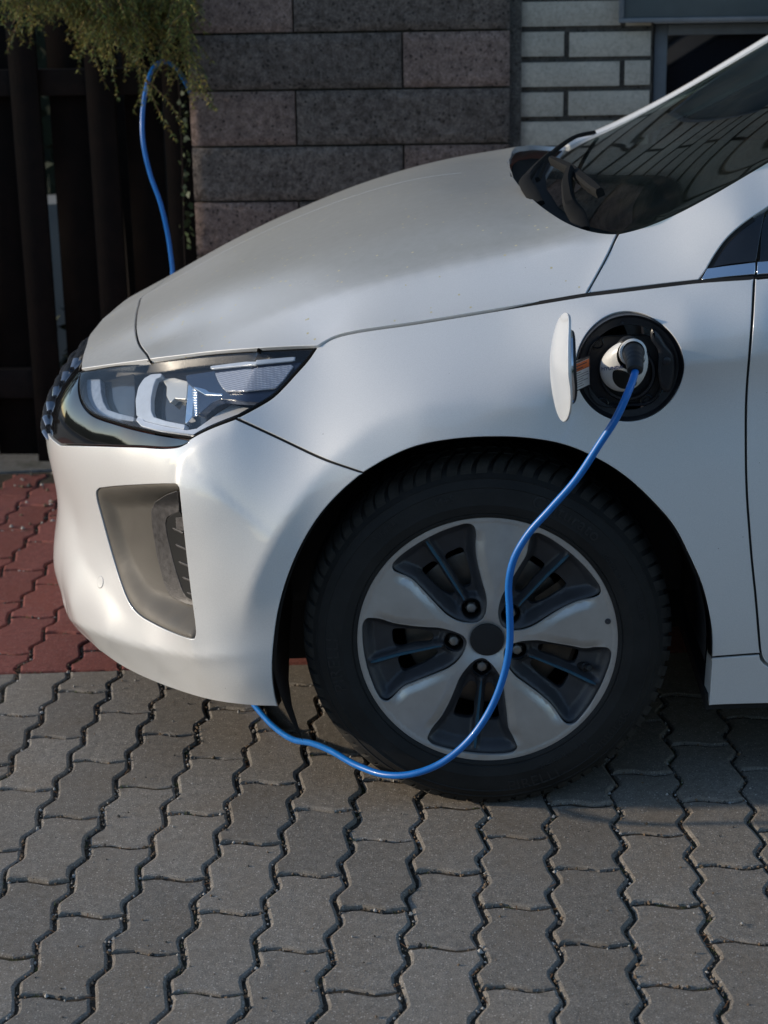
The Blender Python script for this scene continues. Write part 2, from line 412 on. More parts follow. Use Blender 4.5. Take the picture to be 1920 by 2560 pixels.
def thin_glass(name, tint, rough=.0, refl=1.0, dirt=0.):
    """a thin clear pane: fresnel reflection over tinted transparency"""
    m, nt, b = newmat(name); nt.nodes.remove(b); out = nt.nodes['Material Output']
    tr = N(nt, 'ShaderNodeBsdfTransparent'); tr.inputs[0].default_value = (*tint, 1)
    gl = N(nt, 'ShaderNodeBsdfGlossy'); gl.inputs['Roughness'].default_value = rough
    lw_ = N(nt, 'ShaderNodeLayerWeight'); lw_.inputs['Blend'].default_value = .5      # two-sided Schlick reflectance
    pw = N(nt, 'ShaderNodeMath', operation='POWER'); pw.inputs[1].default_value = 5.; lk(nt, lw_.outputs['Facing'], pw.inputs[0])
    mu = N(nt, 'ShaderNodeMath', operation='MULTIPLY_ADD'); mu.inputs[1].default_value = .92*refl; mu.inputs[2].default_value = .055*refl; mu.use_clamp = True; lk(nt, pw.outputs[0], mu.inputs[0])
    mx = N(nt, 'ShaderNodeMixShader'); lk(nt, mu.outputs[0], mx.inputs[0]); lk(nt, tr.outputs[0], mx.inputs[1]); lk(nt, gl.outputs[0], mx.inputs[2])
    last = mx
    if dirt:
        df = N(nt, 'ShaderNodeBsdfDiffuse'); df.inputs[0].default_value = (.35, .32, .27, 1)
        v = coords(nt); n = noise(nt, v, 260, 4, .7); n2 = noise(nt, v, 9, 4)
        mm = N(nt, 'ShaderNodeMath', operation='MULTIPLY'); lk(nt, n.outputs[0], mm.inputs[0]); lk(nt, n2.outputs[0], mm.inputs[1])
        mr = N(nt, 'ShaderNodeMapRange'); mr.inputs['From Min'].default_value = .2; mr.inputs['From Max'].default_value = .5; mr.inputs['To Max'].default_value = dirt
        lk(nt, mm.outputs[0], mr.inputs[0])
        m2 = N(nt, 'ShaderNodeMixShader'); lk(nt, mr.outputs[0], m2.inputs[0]); lk(nt, mx.outputs[0], m2.inputs[1]); lk(nt, df.outputs[0], m2.inputs[2]); last = m2
    lk(nt, last.outputs[0], out.inputs[0]); return m
M['windscreen'] = thin_glass('windscreen_glass', (.36, .44, .41), 0, .95, .05)
M['lens'] = thin_glass('headlight_lens', (.96, .965, .97), 0, 1.0, .05)
M['pane'] = simple('dark_window_pane', (.008, .010, .015), .04, spec=.6)
# ------------------------------------------------------------------ setting: ground and paving
def wpos(nt): return N(nt, 'ShaderNodeNewGeometry').outputs['Position']
def paver_mat(name, c, spk, brown):
    m, nt, b = newmat(name); v = wpos(nt)
    oi = N(nt, 'ShaderNodeObjectInfo')
    big = noise(nt, v, 5, 5, .6); mid = noise(nt, v, 60, 5, .7); fine = noise(nt, v, 400, 4, .8)
    lo = tuple(x*.80 for x in c); hi = tuple(x*1.2 for x in c)
    base = ramp(nt, mid.outputs[0], [(.32, lo), (.68, hi)]).outputs[0]
    base = mixc(nt, .8, base, ramp(nt, fine.outputs[0], [(.30, (.35,)*3), (.5, (.95,)*3), (.70, (1.75,)*3)]).outputs[0], 'MULTIPLY')
    bf = N(nt, 'ShaderNodeMapRange'); bf.inputs['From Min'].default_value = .42; bf.inputs['From Max'].default_value = .68; bf.inputs['To Max'].default_value = brown
    lk(nt, big.outputs[0], bf.inputs[0])
    base = mixc(nt, bf.outputs[0], base, (c[0]*.86, c[1]*.70, c[2]*.52, 1))
    # pale chips of aggregate and a few dark ones
    for sc, th, pick, cc in ((150, .25, .80, spk), (260, .30, .80, spk), (150, .22, .88, (.03, .03, .035)), (70, .12, .93, (.035, .033, .03))):
        vo = N(nt, 'ShaderNodeTexVoronoi'); vo.inputs['Scale'].default_value = sc; lk(nt, v, vo.inputs['Vector'])
        s = N(nt, 'ShaderNodeSeparateColor'); lk(nt, vo.outputs['Color'], s.inputs[0])
        l = N(nt, 'ShaderNodeMath', operation='LESS_THAN'); l.inputs[1].default_value = th; lk(nt, vo.outputs['Distance'], l.inputs[0])
        g = N(nt, 'ShaderNodeMath', operation='GREATER_THAN'); g.inputs[1].default_value = pick; lk(nt, s.outputs[0], g.inputs[0])
        q = N(nt, 'ShaderNodeMath', operation='MULTIPLY'); lk(nt, l.outputs[0], q.inputs[0]); lk(nt, g.outputs[0], q.inputs[1])
        q2 = N(nt, 'ShaderNodeMath', operation='MULTIPLY'); lk(nt, q.outputs[0], q2.inputs[0]); q2.inputs[1].default_value = .75
        base = mixc(nt, q2.outputs[0], base, (*cc, 1))
    rv = N(nt, 'ShaderNodeMapRange'); rv.inputs['To Min'].default_value = .86; rv.inputs['To Max'].default_value = 1.12
    lk(nt, oi.outputs['Random'], rv.inputs[0])
    cb = N(nt, 'ShaderNodeCombineColor')
    for i in range(3): lk(nt, rv.outputs[0], cb.inputs[i])
    base = mixc(nt, 1., base, cb.outputs[0], 'MULTIPLY')
    lk(nt, base, b.inputs['Base Color']); b.inputs['Roughness'].default_value = .86; b.inputs['Specular IOR Level'].default_value = .3
    hn = noise(nt, v, 420, 5, .75); ad = N(nt, 'ShaderNodeMath', operation='MULTIPLY_ADD'); lk(nt, mid.outputs[0], ad.inputs[0]); ad.inputs[1].default_value = 1.5; lk(nt, hn.outputs[0], ad.inputs[2])
    bp = N(nt, 'ShaderNodeBump'); bp.inputs['Strength'].default_value = .7; bp.inputs['Distance'].default_value = .0016
    lk(nt, ad.outputs[0], bp.inputs['Height']); lk(nt, bp.outputs[0], b.inputs['Normal'])
    return m
M['paver'] = paver_mat('grey_concrete_paver', (.232, .207, .176), (.50, .455, .40), .35)
M['red_paver'] = paver_mat('red_concrete_paver', (.26, .088, .072), (.36, .22, .19), .45)
def soil_mat(name, c, c2, sc):
    m, nt, b = newmat(name); v = wpos(nt); n = noise(nt, v, sc, 8, .75); n2 = noise(nt, v, 7, 4)
    cc = ramp(nt, n.outputs[0], [(.35, c), (.62, c2)]).outputs[0]
    mo = N(nt, 'ShaderNodeMapRange'); mo.inputs['From Min'].default_value = .55; mo.inputs['From Max'].default_value = .7; mo.inputs['To Max'].default_value = .5
    lk(nt, n2.outputs[0], mo.inputs[0]); cc = mixc(nt, mo.outputs[0], cc, (.04, .045, .015, 1))
    lk(nt, cc, b.inputs['Base Color']); b.inputs['Roughness'].default_value = .95; b.inputs['Specular IOR Level'].default_value = .2
    bp = N(nt, 'ShaderNodeBump'); bp.inputs['Strength'].default_value = 1.; bp.inputs['Distance'].default_value = .006
    lk(nt, n.outputs[0], bp.inputs['Height']); lk(nt, bp.outputs[0], b.inputs['Normal']); return m
M['soil'] = soil_mat('joint_soil', (.03, .025, .02), (.11, .09, .068), 240)
M['ground'] = soil_mat('distant_ground', (.12, .115, .10), (.20, .19, .175), 30)

LW, LH, LYAW, LO = .11363, .1148, -.02635, (-.58618, .0187)
def lat(X, Yr):
    c, s = math.cos(LYAW), math.sin(LYAW); return LO[0]+c*X-s*Yr, LO[1]+s*X+c*Yr
def quad(name, x0, x1, y0, y1, z, mat, parent=None):
    return mesh_obj(name, [(x0, y0, z), (x1, y0, z), (x1, y1, z), (x0, y1, z)], [(0, 1, 2, 3)], mat, parent, False)
ground = tag(quad('ground', -300, 300, -300, 300, -.03, M['ground']), kind='structure')
pavement = tag(quad('pavement', -4.2, 3.6, -3.6, 2.36, -.0052, M['soil']), kind='structure')

def zig(d): # sideways swing of the long joint, d in half lengths towards the camera
    d = d % 1; return float(np.interp(d, [0, .28, .33, .38, .62, .67, .72, 1], [0, .0078, .0088, .0075, -.0075, -.0088, -.0078, 0]))
def wave(t): return float(np.interp(t, [0, .15, .3, .5, .7, .85, 1], [0, .0045, .0062, -.001, -.0078, -.0052, 0]))
def outline(d0, d1, flat_far, flat_near, gx=.0021, gy=.0032):
    """stone between joint rows d0 (far) and d1 (near), local x to the right, y away from the camera; counter-clockwise"""
    ds = [d0+a for a in (.04,)]
    k = []
    for b in np.arange(math.floor(d0), math.ceil(d1)):
        for q in (.27, .36, .64, .73):
            if d0+.06 < b+q < d1-.06: k.append(b+q)
    side = [d0]+k+[d1]
    pts = []
    for t in (0, .18, .32, .5, .68, .84, 1):           # near edge, left to right
        y = -d1*LH + (0 if flat_near else wave(t)) + gy
        pts.append((zig(d1)+gx+t*(LW-2*gx), y))
    for d in side[1:-1][::-1]: pts.append((LW+zig(d)-gx, -d*LH))
    for t in (1, .84, .68, .5, .32, .18, 0):
        y = -d0*LH + (0 if flat_far else wave(t)) - gy
        pts.append((zig(d0)+gx+t*(LW-2*gx), y))
    for d in side[1:-1]: pts.append((zig(d)+gx, -d*LH))
    return np.array(pts)
def stone_mesh(P, bev=.0056, drop=.0042, depth=.022):
    c = P.mean(0); n = len(P); T = inset(P, bev); T2 = inset(P, bev*.3)
    v = [(x, y, 0) for x, y in T]+[(x, y, -drop*.45) for x, y in T2]+[(x, y, -drop*1.4) for x, y in P]+[(x, y, -depth) for x, y in P]
    f = [tuple(range(n))]
    for r in range(3):
        for i in range(n):
            j = (i+1) % n; f.append(((r+1)*n+i, (r+1)*n+j, r*n+j, r*n+i))
    return v, f
stone_cache = {}
def stone(d0, d1, ff, fn_, red):
    var = int(rng.integers(0, 5)); key = (round(d1-d0, 3), d0 % 1, ff, fn_, red, var)
    if key not in stone_cache:
        jr = np.random.default_rng(var+17); ol = outline(d0, d1, ff, fn_); mid = (ol+np.roll(ol, -1, axis=0))/2; ol = np.stack([ol, mid], 1).reshape(-1, 2)
        ol = inset(ol, np.abs(jr.normal(0, .0007, (len(ol), 1)))*np.where(jr.random((len(ol), 1)) < .06, 4., 1.)); v, f = stone_mesh(ol); v = [(x, y+d0*LH, z) for x, y, z in v]
        me = bpy.data.meshes.new('paver'); me.from_pydata(v, [], f); me.materials.append(M['red_paver' if red else 'paver'])
        me.polygons.foreach_set('use_smooth', np.ones(len(f), bool)); me.set_sharp_from_angle(angle=math.radians(18))
        stone_cache[key] = me
    return stone_cache[key]
far_v = {False: MB(), True: MB()}; n_ind = 0
EDGE = -6   # joint row where the red stones begin
for i in range(-30, 36):
    par = i % 2
    rows = []
    r = -20+par
    while r < 30:
        a, b = r, r+2
        if a < EDGE < b: rows += [(a, EDGE, False, True, True), (EDGE, b, True, False, False)]
        else: rows.append((a, b, a == EDGE, b == EDGE, b <= EDGE))
        r += 2
    for a, b, ff, fn_, red in rows:
        x0, y0 = lat(i*LW, -a*LH); cx, cy = lat((i+.5)*LW, -(a+b)/2*LH)
        if cy > 2.3 or cx < -4 or cx > 3.4 or cy < -3.4: continue
        corners = np.array([[*lat((i+p)*LW, -q*LH), 0] for p in (0, 1) for q in (a, b)]); px = project(corners)
        infront = ((corners-CAM) @ fwd > .3).all()
        vis = infront and px[:, 0].max() > -5 and px[:, 0].min() < 1664 and px[:, 1].max() > 900 and px[:, 1].min() < 2218
        # stones wholly behind the car or its far shade need not be single
        hid = cy > .45 and cx > -.55
        if vis and not hid:
            me = stone(a, b, ff, fn_, red)
            o = bpy.data.objects.new('paver', me); col.objects.link(o); o.parent = pavement
            o.location = (x0, y0, rng.normal(0, .0008))
            o.rotation_euler = (rng.normal(0, .006), rng.normal(0, .006), LYAW+rng.normal(0, .004)); n_ind += 1
        else:
            P = outline(a, b, ff, fn_); T = inset(P, .005); c, s = math.cos(LYAW), math.sin(LYAW); n = len(P)
            f2 = lambda q, z: [(LO[0]+c*(x+i*LW)-s*y, LO[1]+s*(x+i*LW)+c*y, z) for x, y in q]
            far_v[red].add(f2(T, 0)+f2(P, -.005)+f2(P, -.02), [tuple(range(n))]+[((k+1)*n+q, (k+1)*n+(q+1) % n, k*n+(q+1) % n, k*n+q) for k in range(2) for q in range(n)])
for red in (False, True):
    if far_v[red].v: tag(far_v[red].build('paver_field', M['red_paver' if red else 'paver'], pavement, False), kind='stuff')

# grit, moss and litter in the joints
def joint_point():
    i = int(rng.integers(-7, 13)); d = rng.uniform(-7, 14) if rng.random() < .85 else rng.uniform(-18, -6)
    if rng.random() < .72: X = i*LW+zig(d % 1)+rng.normal(0, .0026); Yr = -d*LH
    else:
        row = 2*int(rng.integers(-9, 7))+(i % 2); t = rng.random(); X = i*LW+t*LW; Yr = -row*LH+(wave(t))+rng.normal(0, .002)
    return lat(X, Yr)
oct_v = np.array([(1,0,0),(-1,0,0),(0,1,0),(0,-1,0),(0,0,1),(0,0,-1)], float); oct_f = [(0,2,4),(2,1,4),(1,3,4),(3,0,4),(2,0,5),(1,2,5),(3,1,5),(0,3,5)]
grits = [MB(), MB(), MB()]
for k in range(9500):
    x, y = joint_point(); s = abs(rng.normal(.0017, .0010))+.0008; R = rng.uniform(.6, 1.3, 3)*s
    a = rng.uniform(0, 6.28); q = oct_v*R*rng.uniform(.8, 1.2, (6, 1)); c_, s_ = math.cos(a), math.sin(a)
    q = np.stack([q[:, 0]*c_-q[:, 1]*s_+x, q[:, 0]*s_+q[:, 1]*c_+y, q[:, 2]-.0042+rng.uniform(0, .0032)], 1)
    grits[int(rng.choice(3, p=[.42, .43, .15]))].add(q, oct_f)
for k in range(260):      # loose crumbs on top of the stones
    P = atZ(rng.uniform(-50, 1700), rng.uniform(1440, 2230), 0); s = abs(rng.normal(.0011, .0008))+.0006
    q = oct_v*s*rng.uniform(.6, 1.3, (6, 3))+[P[0], P[1], s*.4]; grits[int(rng.integers(0, 3))].add(q, oct_f)
for k in range(200):      # litter along the foot of the fence
    x, y = rng.uniform(-1.75, -.75), rng.uniform(1.75, 2.34); s = abs(rng.normal(.004, .002))+.0015
    q = oct_v*s*rng.uniform(.4, 1.4, (6, 3))+[x, y, s*.3]; grits[int(rng.integers(0, 3))].add(q, oct_f)
gm = [simple('dark_grit', (.05, .047, .043), .9, var=.4, scale=90), simple('brown_grit', (.15, .10, .06), .9, var=.4, scale=90), simple('pale_grit', (.36, .34, .31), .85, var=.3, scale=90)]
for g, m in zip(grits, gm): tag(g.build('joint_grit', m, pavement, False), kind='stuff')
moss = MB()
for k in range(700):
    x, y = joint_point(); nb = int(rng.integers(6, 18)); big = rng.random() < .18
    for b in range(nb):
        a = rng.uniform(0, 6.28); l = rng.uniform(.002, .005)*(1.9 if big else 1); ox, oy = rng.normal(0, .004, 2)*(1.5 if big else 1)
        dx, dy = math.cos(a)*l*.7, math.sin(a)*l*.7; wx, wy = -math.sin(a)*.0009, math.cos(a)*.0009
        moss.add([(x+ox-wx, y+oy-wy, -.006), (x+ox+wx, y+oy+wy, -.006), (x+ox+dx, y+oy+dy, -.005+l)], [(0, 1, 2)])
tag(moss.build('joint_moss', simple('moss', (.075, .10, .022), .9, var=.5, scale=60), pavement, False), kind='stuff')
needles = MB()
for k in range(520):
    x, y = joint_point(); a = rng.uniform(0, 3.14); l = rng.uniform(.004, .011); dx, dy = math.cos(a)*l, math.sin(a)*l; wx, wy = -math.sin(a)*.0007, math.cos(a)*.0007
    z = -.004+rng.uniform(0, .004)
    needles.add([(x-dx-wx, y-dy-wy, z), (x+dx-wx, y+dy-wy, z+.001), (x+dx+wx, y+dy+wy, z+.001), (x-dx+wx, y-dy+wy, z)], [(0, 1, 2, 3)])
tag(needles.build('fallen_needles', simple('dry_needles', (.16, .075, .03), .85, var=.5, scale=80), pavement, False), kind='stuff')

# ------------------------------------------------------------------ walls behind the car (the drive slopes, so they lean against it)
WT = .0455
def wall_frame(ax, Y, b0):
    """matrix of a wall plane: local x along the courses, local z up the wall, local y into it"""
    c, s = math.cos(WT), math.sin(WT)
    return Matrix(((c, 0, s, ax), (0, 1, 0, Y), (-s, 0, c, b0), (0, 0, 0, 1)))
def block_mat(name, c, c2, sc=1., k3=.85, lo=.37, hi=.62):
    m, nt, b = newmat(name); v = wpos(nt); oi = N(nt, 'ShaderNodeObjectInfo')
    n = noise(nt, v, 65*sc, 8, .75); n2 = noise(nt, v, 6*sc, 4); n3 = noise(nt, v, 190*sc, 4, .8)
    cc = ramp(nt, n.outputs[0], [(lo, c), (hi, c2)]).outputs[0]
    cc = mixc(nt, .6, cc, ramp(nt, n2.outputs[0], [(.3, (.72,)*3), (.7, (1.2,)*3)]).outputs[0], 'MULTIPLY')
    cc = mixc(nt, k3, cc, ramp(nt, n3.outputs[0], [(.32, (.25,)*3), (.48, (1.,)*3), (.72, (1.7,)*3)]).outputs[0], 'MULTIPLY')
    if k3 > .5:      # open pits between the aggregate
        vo = N(nt, 'ShaderNodeTexVoronoi'); vo.inputs['Scale'].default_value = 75; lk(nt, v, vo.inputs['Vector'])
        s_ = N(nt, 'ShaderNodeSeparateColor'); lk(nt, vo.outputs['Color'], s_.inputs[0])
        l_ = N(nt, 'ShaderNodeMath', operation='LESS_THAN'); l_.inputs[1].default_value = .30; lk(nt, vo.outputs['Distance'], l_.inputs[0])
        g_ = N(nt, 'ShaderNodeMath', operation='GREATER_THAN'); g_.inputs[1].default_value = .72; lk(nt, s_.outputs[0], g_.inputs[0])
        q_ = N(nt, 'ShaderNodeMath', operation='MULTIPLY'); lk(nt, l_.outputs[0], q_.inputs[0]); lk(nt, g_.outputs[0], q_.inputs[1])
        q2_ = N(nt, 'ShaderNodeMath', operation='MULTIPLY'); lk(nt, q_.outputs[0], q2_.inputs[0]); q2_.inputs[1].default_value = .7
        cc = mixc(nt, q2_.outputs[0], cc, (.018, .016, .015, 1))
    rv = N(nt, 'ShaderNodeMapRange'); rv.inputs['To Min'].default_value = .84; rv.inputs['To Max'].default_value = 1.14; lk(nt, oi.outputs['Random'], rv.inputs[0])
    cb = N(nt, 'ShaderNodeCombineColor')
    for i in range(3): lk(nt, rv.outputs[0], cb.inputs[i])
    cc = mixc(nt, 1., cc, cb.outputs[0], 'MULTIPLY')
    lk(nt, cc, b.inputs['Base Color']); b.inputs['Roughness'].default_value = .9; b.inputs['Specular IOR Level'].default_value = .25
    bp = N(nt, 'ShaderNodeBump'); bp.inputs['Strength'].default_value = .9; bp.inputs['Distance'].default_value = .009*k3
    lk(nt, n.outputs[0], bp.inputs['Height']); lk(nt, bp.outputs[0], b.inputs['Normal']); return m
M['block_dark'] = block_mat('dark_aggregate_block', (.066, .053, .046), (.195, .162, .142))
M['block_pink'] = block_mat('pinkish_aggregate_block', (.12, .085, .073), (.28, .205, .176))
M['brick'] = block_mat('pale_grey_brick', (.46, .42, .35), (.54, .495, .42), .5, .3, .3, .7)
M['mortar'] = block_mat('dark_mortar', (.075, .07, .063), (.115, .107, .097))
def rough_block(w_, h_, d_, bev, seed, ragged, sp_=.03):
    r = np.random.default_rng(seed); nx = max(int(w_/sp_), 4); nz = max(int(h_/sp_), 3)
    v = []; f = []
    for j in range(nz+1):
        for i in range(nx+1):
            x = w_*i/nx; z = h_*j/nz; y = 0.
            e = min(i, nx-i, j, nz-j)
            if e == 0: y = bev+abs(r.normal(0, ragged)); x += r.normal(0, ragged*.5) if 0 < i < nx else 0; z += r.normal(0, ragged*.5) if 0 < j < nz else 0
            else: y = r.normal(0, ragged*.25)
            v.append((x, y, z))
    for j in range(nz):
        for i in range(nx):
            a = j*(nx+1)+i; f.append((a, a+1, a+nx+2, a+nx+1))
    ring = [i for i in range(nx+1)]+[j*(nx+1)+nx for j in range(1, nz+1)]+[nz*(nx+1)+i for i in range(nx-1, -1, -1)]+[j*(nx+1) for j in range(nz-1, 0, -1)]
    n0 = len(v)
    for k in ring: v.append((v[k][0], d_, v[k][2]))
    for k in range(len(ring)):
        k2 = (k+1) % len(ring); f.append((ring[k], n0+k, n0+k2, ring[k2]))
    return v, f
# dark block garden wall: its left end and courses from the photograph's joints
gw = empty('block_wall', (-.3, 2.1, 0)); tag(gw, 'dark aggregate block garden wall with pinkish blocks between fence and pale brickwork', 'wall')
WO = atY(400, 75, 2.1); MW = wall_frame(WO[0], 2.1, WO[2])
BW, BH, BL = .2925, .1497, .876
gwi = Matrix.Translation(gw.location).inverted()
core = MB().box((.004, .03, -1.36), (BL+.03, .23, .62), MW)
o = core.build('wall_core', M['mortar'], gw, False); o.matrix_parent_inverse = gwi
seed = 0
for r in range(-9, 5):
    z0 = r*BH
    if MW.translation.z + z0 < -.1: continue
    lay = [(0, BW, 'block_pink'), (BW, BL, 'block_dark')] if r % 2 == 0 else [(0, 2*BW, 'block_dark'), (2*BW, BL, 'block_pink')]
    for a, b, mt in lay:
        seed += 1
        v, f = rough_block(b-a-.005, BH-.006, .03, .004, seed, .0030, .014)
        o = mesh_obj('block', [tuple(MW @ Vector((a+.0025+x, y+rng.normal(0, .0), z0+.003+z))) for x, y, z in v], f, M[mt], gw, True, sharp=50)
        o.matrix_parent_inverse = gwi
# house: pale bricks, a window and the panel above it
hs = empty('brick_house', (1.2, 2.2, 0)); tag(hs, 'pale grey brick house wall with basement window and grey-green panel', 'house'); hsi = Matrix.Translation(hs.location).inverted()
def hpart(o, p=None):
    o.parent = p or hs; o.matrix_parent_inverse = hsi if p is None else Matrix(); return o
HO = atY(1110, 182, 2.15); MH = wall_frame(HO[0], 2.15, HO[2])
PX = 1.26/1000.   # metres per traced pixel on this wall
CH = .0790; BRH = .0640
WX0, WX1 = (1412-1110)*PX, (1412-1110)*PX+1.0    # window opening along the wall
WZ1 = (182-62)*PX; WZ0 = -.62
high = MB(); back = MB().box((.002, .014, -1.3), (WX0-.004, .3, 6.1), MH).box((WX0-.004, .014, WZ1+.004), (WX1+.004, .3, 6.1), MH).box((WX0-.004, .014, -1.3), (WX1+.004, .3, WZ0), MH).box((WX1+.004, .014, -1.3), (3.6, .3, 6.1), MH)
hpart(back.build('mortar_wall', M['mortar'], hs, False))
bcache = {}
for r in range(-13, 74):
    z0 = r*CH - (182-176)*PX
    x = 0.; k = 0
    long_first = (r % 2 == 0)
    while x < 3.5:
        L = .286 if ((k == 0 and long_first) or (k > 0)) else .135
        x1 = x+L
        segs = [(x, x1)]
        if z0+BRH > WZ0 and z0 < WZ1:
            segs = []
            if x < WX0-.02: segs.append((x, min(x1, WX0-.012)))
            if x1 > WX1+.02: segs.append((max(x, WX1+.012), x1))
        for a, b in segs:
            if b-a < .02: continue
            if r > 4 or a > 1.9:
                high.box((a, rng.normal(0, .001), z0), (b, .03, z0+BRH), MH); continue
            key = (round(b-a, 3), int(rng.integers(0, 3)))
            if key not in bcache:
                v, f = rough_block(b-a, BRH, .03, .0022, 100+len(bcache), .0008)
                me = bpy.data.meshes.new('brick'); me.from_pydata(v, [], f); me.materials.append(M['brick'])
                me.polygons.foreach_set('use_smooth', np.ones(len(f), bool)); me.set_sharp_from_angle(angle=math.radians(50)); bcache[key] = me
            o = bpy.data.objects.new('brick', bcache[key]); col.objects.link(o); hpart(o)
            o.matrix_basis = MH @ Matrix.Translation((a, rng.normal(0, .0012), z0+rng.normal(0, .0008)))
        x = x1+.0145; k += 1
tag(hpart(high.build('brick_field', M['brick'], hs, False)), kind='stuff')
M['win_frame'] = simple('grey_window_frame', (.14, .155, .17), .5, var=.12, scale=20)
M['panel_green'] = simple('grey_green_painted_metal', (.062, .085, .095), .5, var=.16, scale=8, bump=.05)
win = empty('window', (0, 0, 0)); hpart(win)
def wbox(nm, lo, hi, m, bev=.003):
    o = MB().box(lo, hi, MH, bev).build(nm, M[m], win); o.matrix_parent_inverse = win.matrix_parent_inverse.inverted() if False else hsi; return o
fw_ = .036
for lo, hi in (((WX0, .03, WZ0), (WX0+fw_, .10, WZ1)), ((WX1-fw_, .03, WZ0), (WX1, .10, WZ1)), ((WX0+fw_, .03, WZ1-.030), (WX1-fw_, .10, WZ1)), ((WX0+fw_, .03, WZ0), (WX1-fw_, .10, WZ0+.05))):
    wbox('frame', lo, hi, 'win_frame')
wbox('sill', (WX0-.03, -.05, WZ0-.03), (WX1+.03, .06, WZ0-.002), 'win_frame')
wbox('pane', (WX0+fw_, .07, WZ0+.05), (WX1-fw_, .075, WZ1-.03), 'pane', 0)
for o in win.children: o.parent = win; o.matrix_parent_inverse = hsi
win.matrix_parent_inverse = Matrix()
win.parent = hs; win.location = (0, 0, 0); win.matrix_parent_inverse = hsi
for o in win.children: o.matrix_parent_inverse = Matrix()
PXa = (1333-1110)*PX; pz = (182-52)*PX
pn = MB().box((PXa, -.035, pz), (PXa+1.35, .016, pz+.45), MH, .004); pno = hpart(pn.build('metal_panel', M['panel_green'], hs))
rim = MB().box((PXa-.004, -.041, pz-.006), (PXa+1.354, -.033, pz+.006), MH, .002).box((PXa-.004, -.041, pz+.006), (PXa+.010, -.033, pz+.45), MH, .002)
ro = rim.build('panel_edge', M['win_frame'], pno); ro.matrix_parent_inverse = Matrix()

# ------------------------------------------------------------------ fence
M['wood'] = simple('dark_stained_wood', (.0085, .0052, .0042), .85, spec=.15, var=.5, scale=18, bump=.3, bscale=120)
M['wood2'] = simple('dark_brown_rail', (.014, .0095, .008), .8, spec=.2, var=.5, scale=18, bump=.3, bscale=120)
FY = 2.42; FO = atY(0, 1010, FY); MF = wall_frame(FO[0], FY, FO[2])
fence = empty('wooden_fence', (-1.3, FY, 0)); tag(fence, 'dark brown board fence beside the block wall, boards on both sides of its rails', 'fence'); fi = Matrix.Translation(fence.location).inverted()
def fx(px, py):     # traced point -> distance along the fence
    P = Vector(atY(px, py, FY)); return (MF.inverted() @ P).x, (MF.inverted() @ P).z
def fboard(a, b, y0, y1, z0, z1, m='wood', nm='board'):
    o = MB().box((a, y0, z0), (b, y1, z1), MF, .0025).build(nm, M[m], fence, True, 30); o.matrix_parent_inverse = fi; return o
a1 = fx(40, 300)[0]; pit = fx(196, 300)[0]-fx(34, 300)[0]; zt = fx(40, 27)[1]; bwid = fx(95, 300)[0]-fx(34, 300)[0]
for k in range(-6, 3):
    a = fx(33, 300)[0]+k*pit; fboard(a, a+bwid, -.022, 0, .03+rng.uniform(-.01, .01), zt+rng.uniform(-.004, .004))
    g = .014 if k in (0, 1) else .0
    fboard(a+bwid+g, a+pit-.012+(.014 if k < 0 else 0), .045, .065, .03, zt+rng.uniform(-.004, .004))
for zz in (fx(100, 150)[1], .22):
    fboard(-1.6, fx(398, 200)[0]-.02, .001, .044, zz-.075 if zz > .4 else zz, zz if zz > .4 else zz+.09, 'wood2', 'rail')
# pale rendered wall of the neighbour's shed showing through the gaps
shed = MB().box((-3.2, 3.6, -.1), (-.2, 3.9, .66)); tag(shed.build('garden_shed', simple('pale_render', (.25, .255, .245), .9, var=.1, scale=6), None, False), 'low pale rendered shed wall glimpsed through the fence gaps', 'shed')
# far hedge/dark planting behind, fills the view over and beside the fence
M['leaf_dark'] = simple('dark_foliage', (.018, .026, .010), .8, var=.5, scale=15)
hed = MB()
for k in range(5200):
    x, y, z = rng.uniform(-3.6, -.55), rng.uniform(3.95, 4.6), rng.uniform(.0, 2.6); s = rng.uniform(.02, .05)
    a = nrm(rng.normal(size=3)); b = nrm(np.cross(a, rng.normal(size=3))); p = np.array([x, y, z])
    hed.add([p-a*s, p+b*s*.4, p+a*s, p-b*s*.4], [(0, 1, 2, 3)])
for k in range(1800):
    x, y, z = rng.uniform(-3.4, -.6), rng.uniform(2.9, 3.25), rng.uniform(.0, .36); s = rng.uniform(.02, .045)
    a = nrm(rng.normal(size=3)); b = nrm(np.cross(a, rng.normal(size=3))); p = np.array([x, y, z])
    hed.add([p-a*s, p+b*s*.45, p+a*s, p-b*s*.45], [(0, 1, 2, 3)])
hed.box((-3.6, 4.62, 0), (-.3, 4.75, 2.7))
hedge = empty('hedge', (-2, 4.3, 0)); tag(hedge, 'dark evergreen hedge beyond the fence', 'hedge')
o = hed.build('crown', M['leaf_dark'], hedge, False); o.matrix_parent_inverse = Matrix.Translation((-2, 4.3, 0)).inverted()
o = MB().tube([(-2, 4.3, 0), (-2.02, 4.3, .8), (-1.97, 4.32, 2.2)], [.05, .04, .015], 8).build('trunk', M['wood2'], hedge); o.matrix_parent_inverse = Matrix.Translation((-2, 4.3, 0)).inverted()
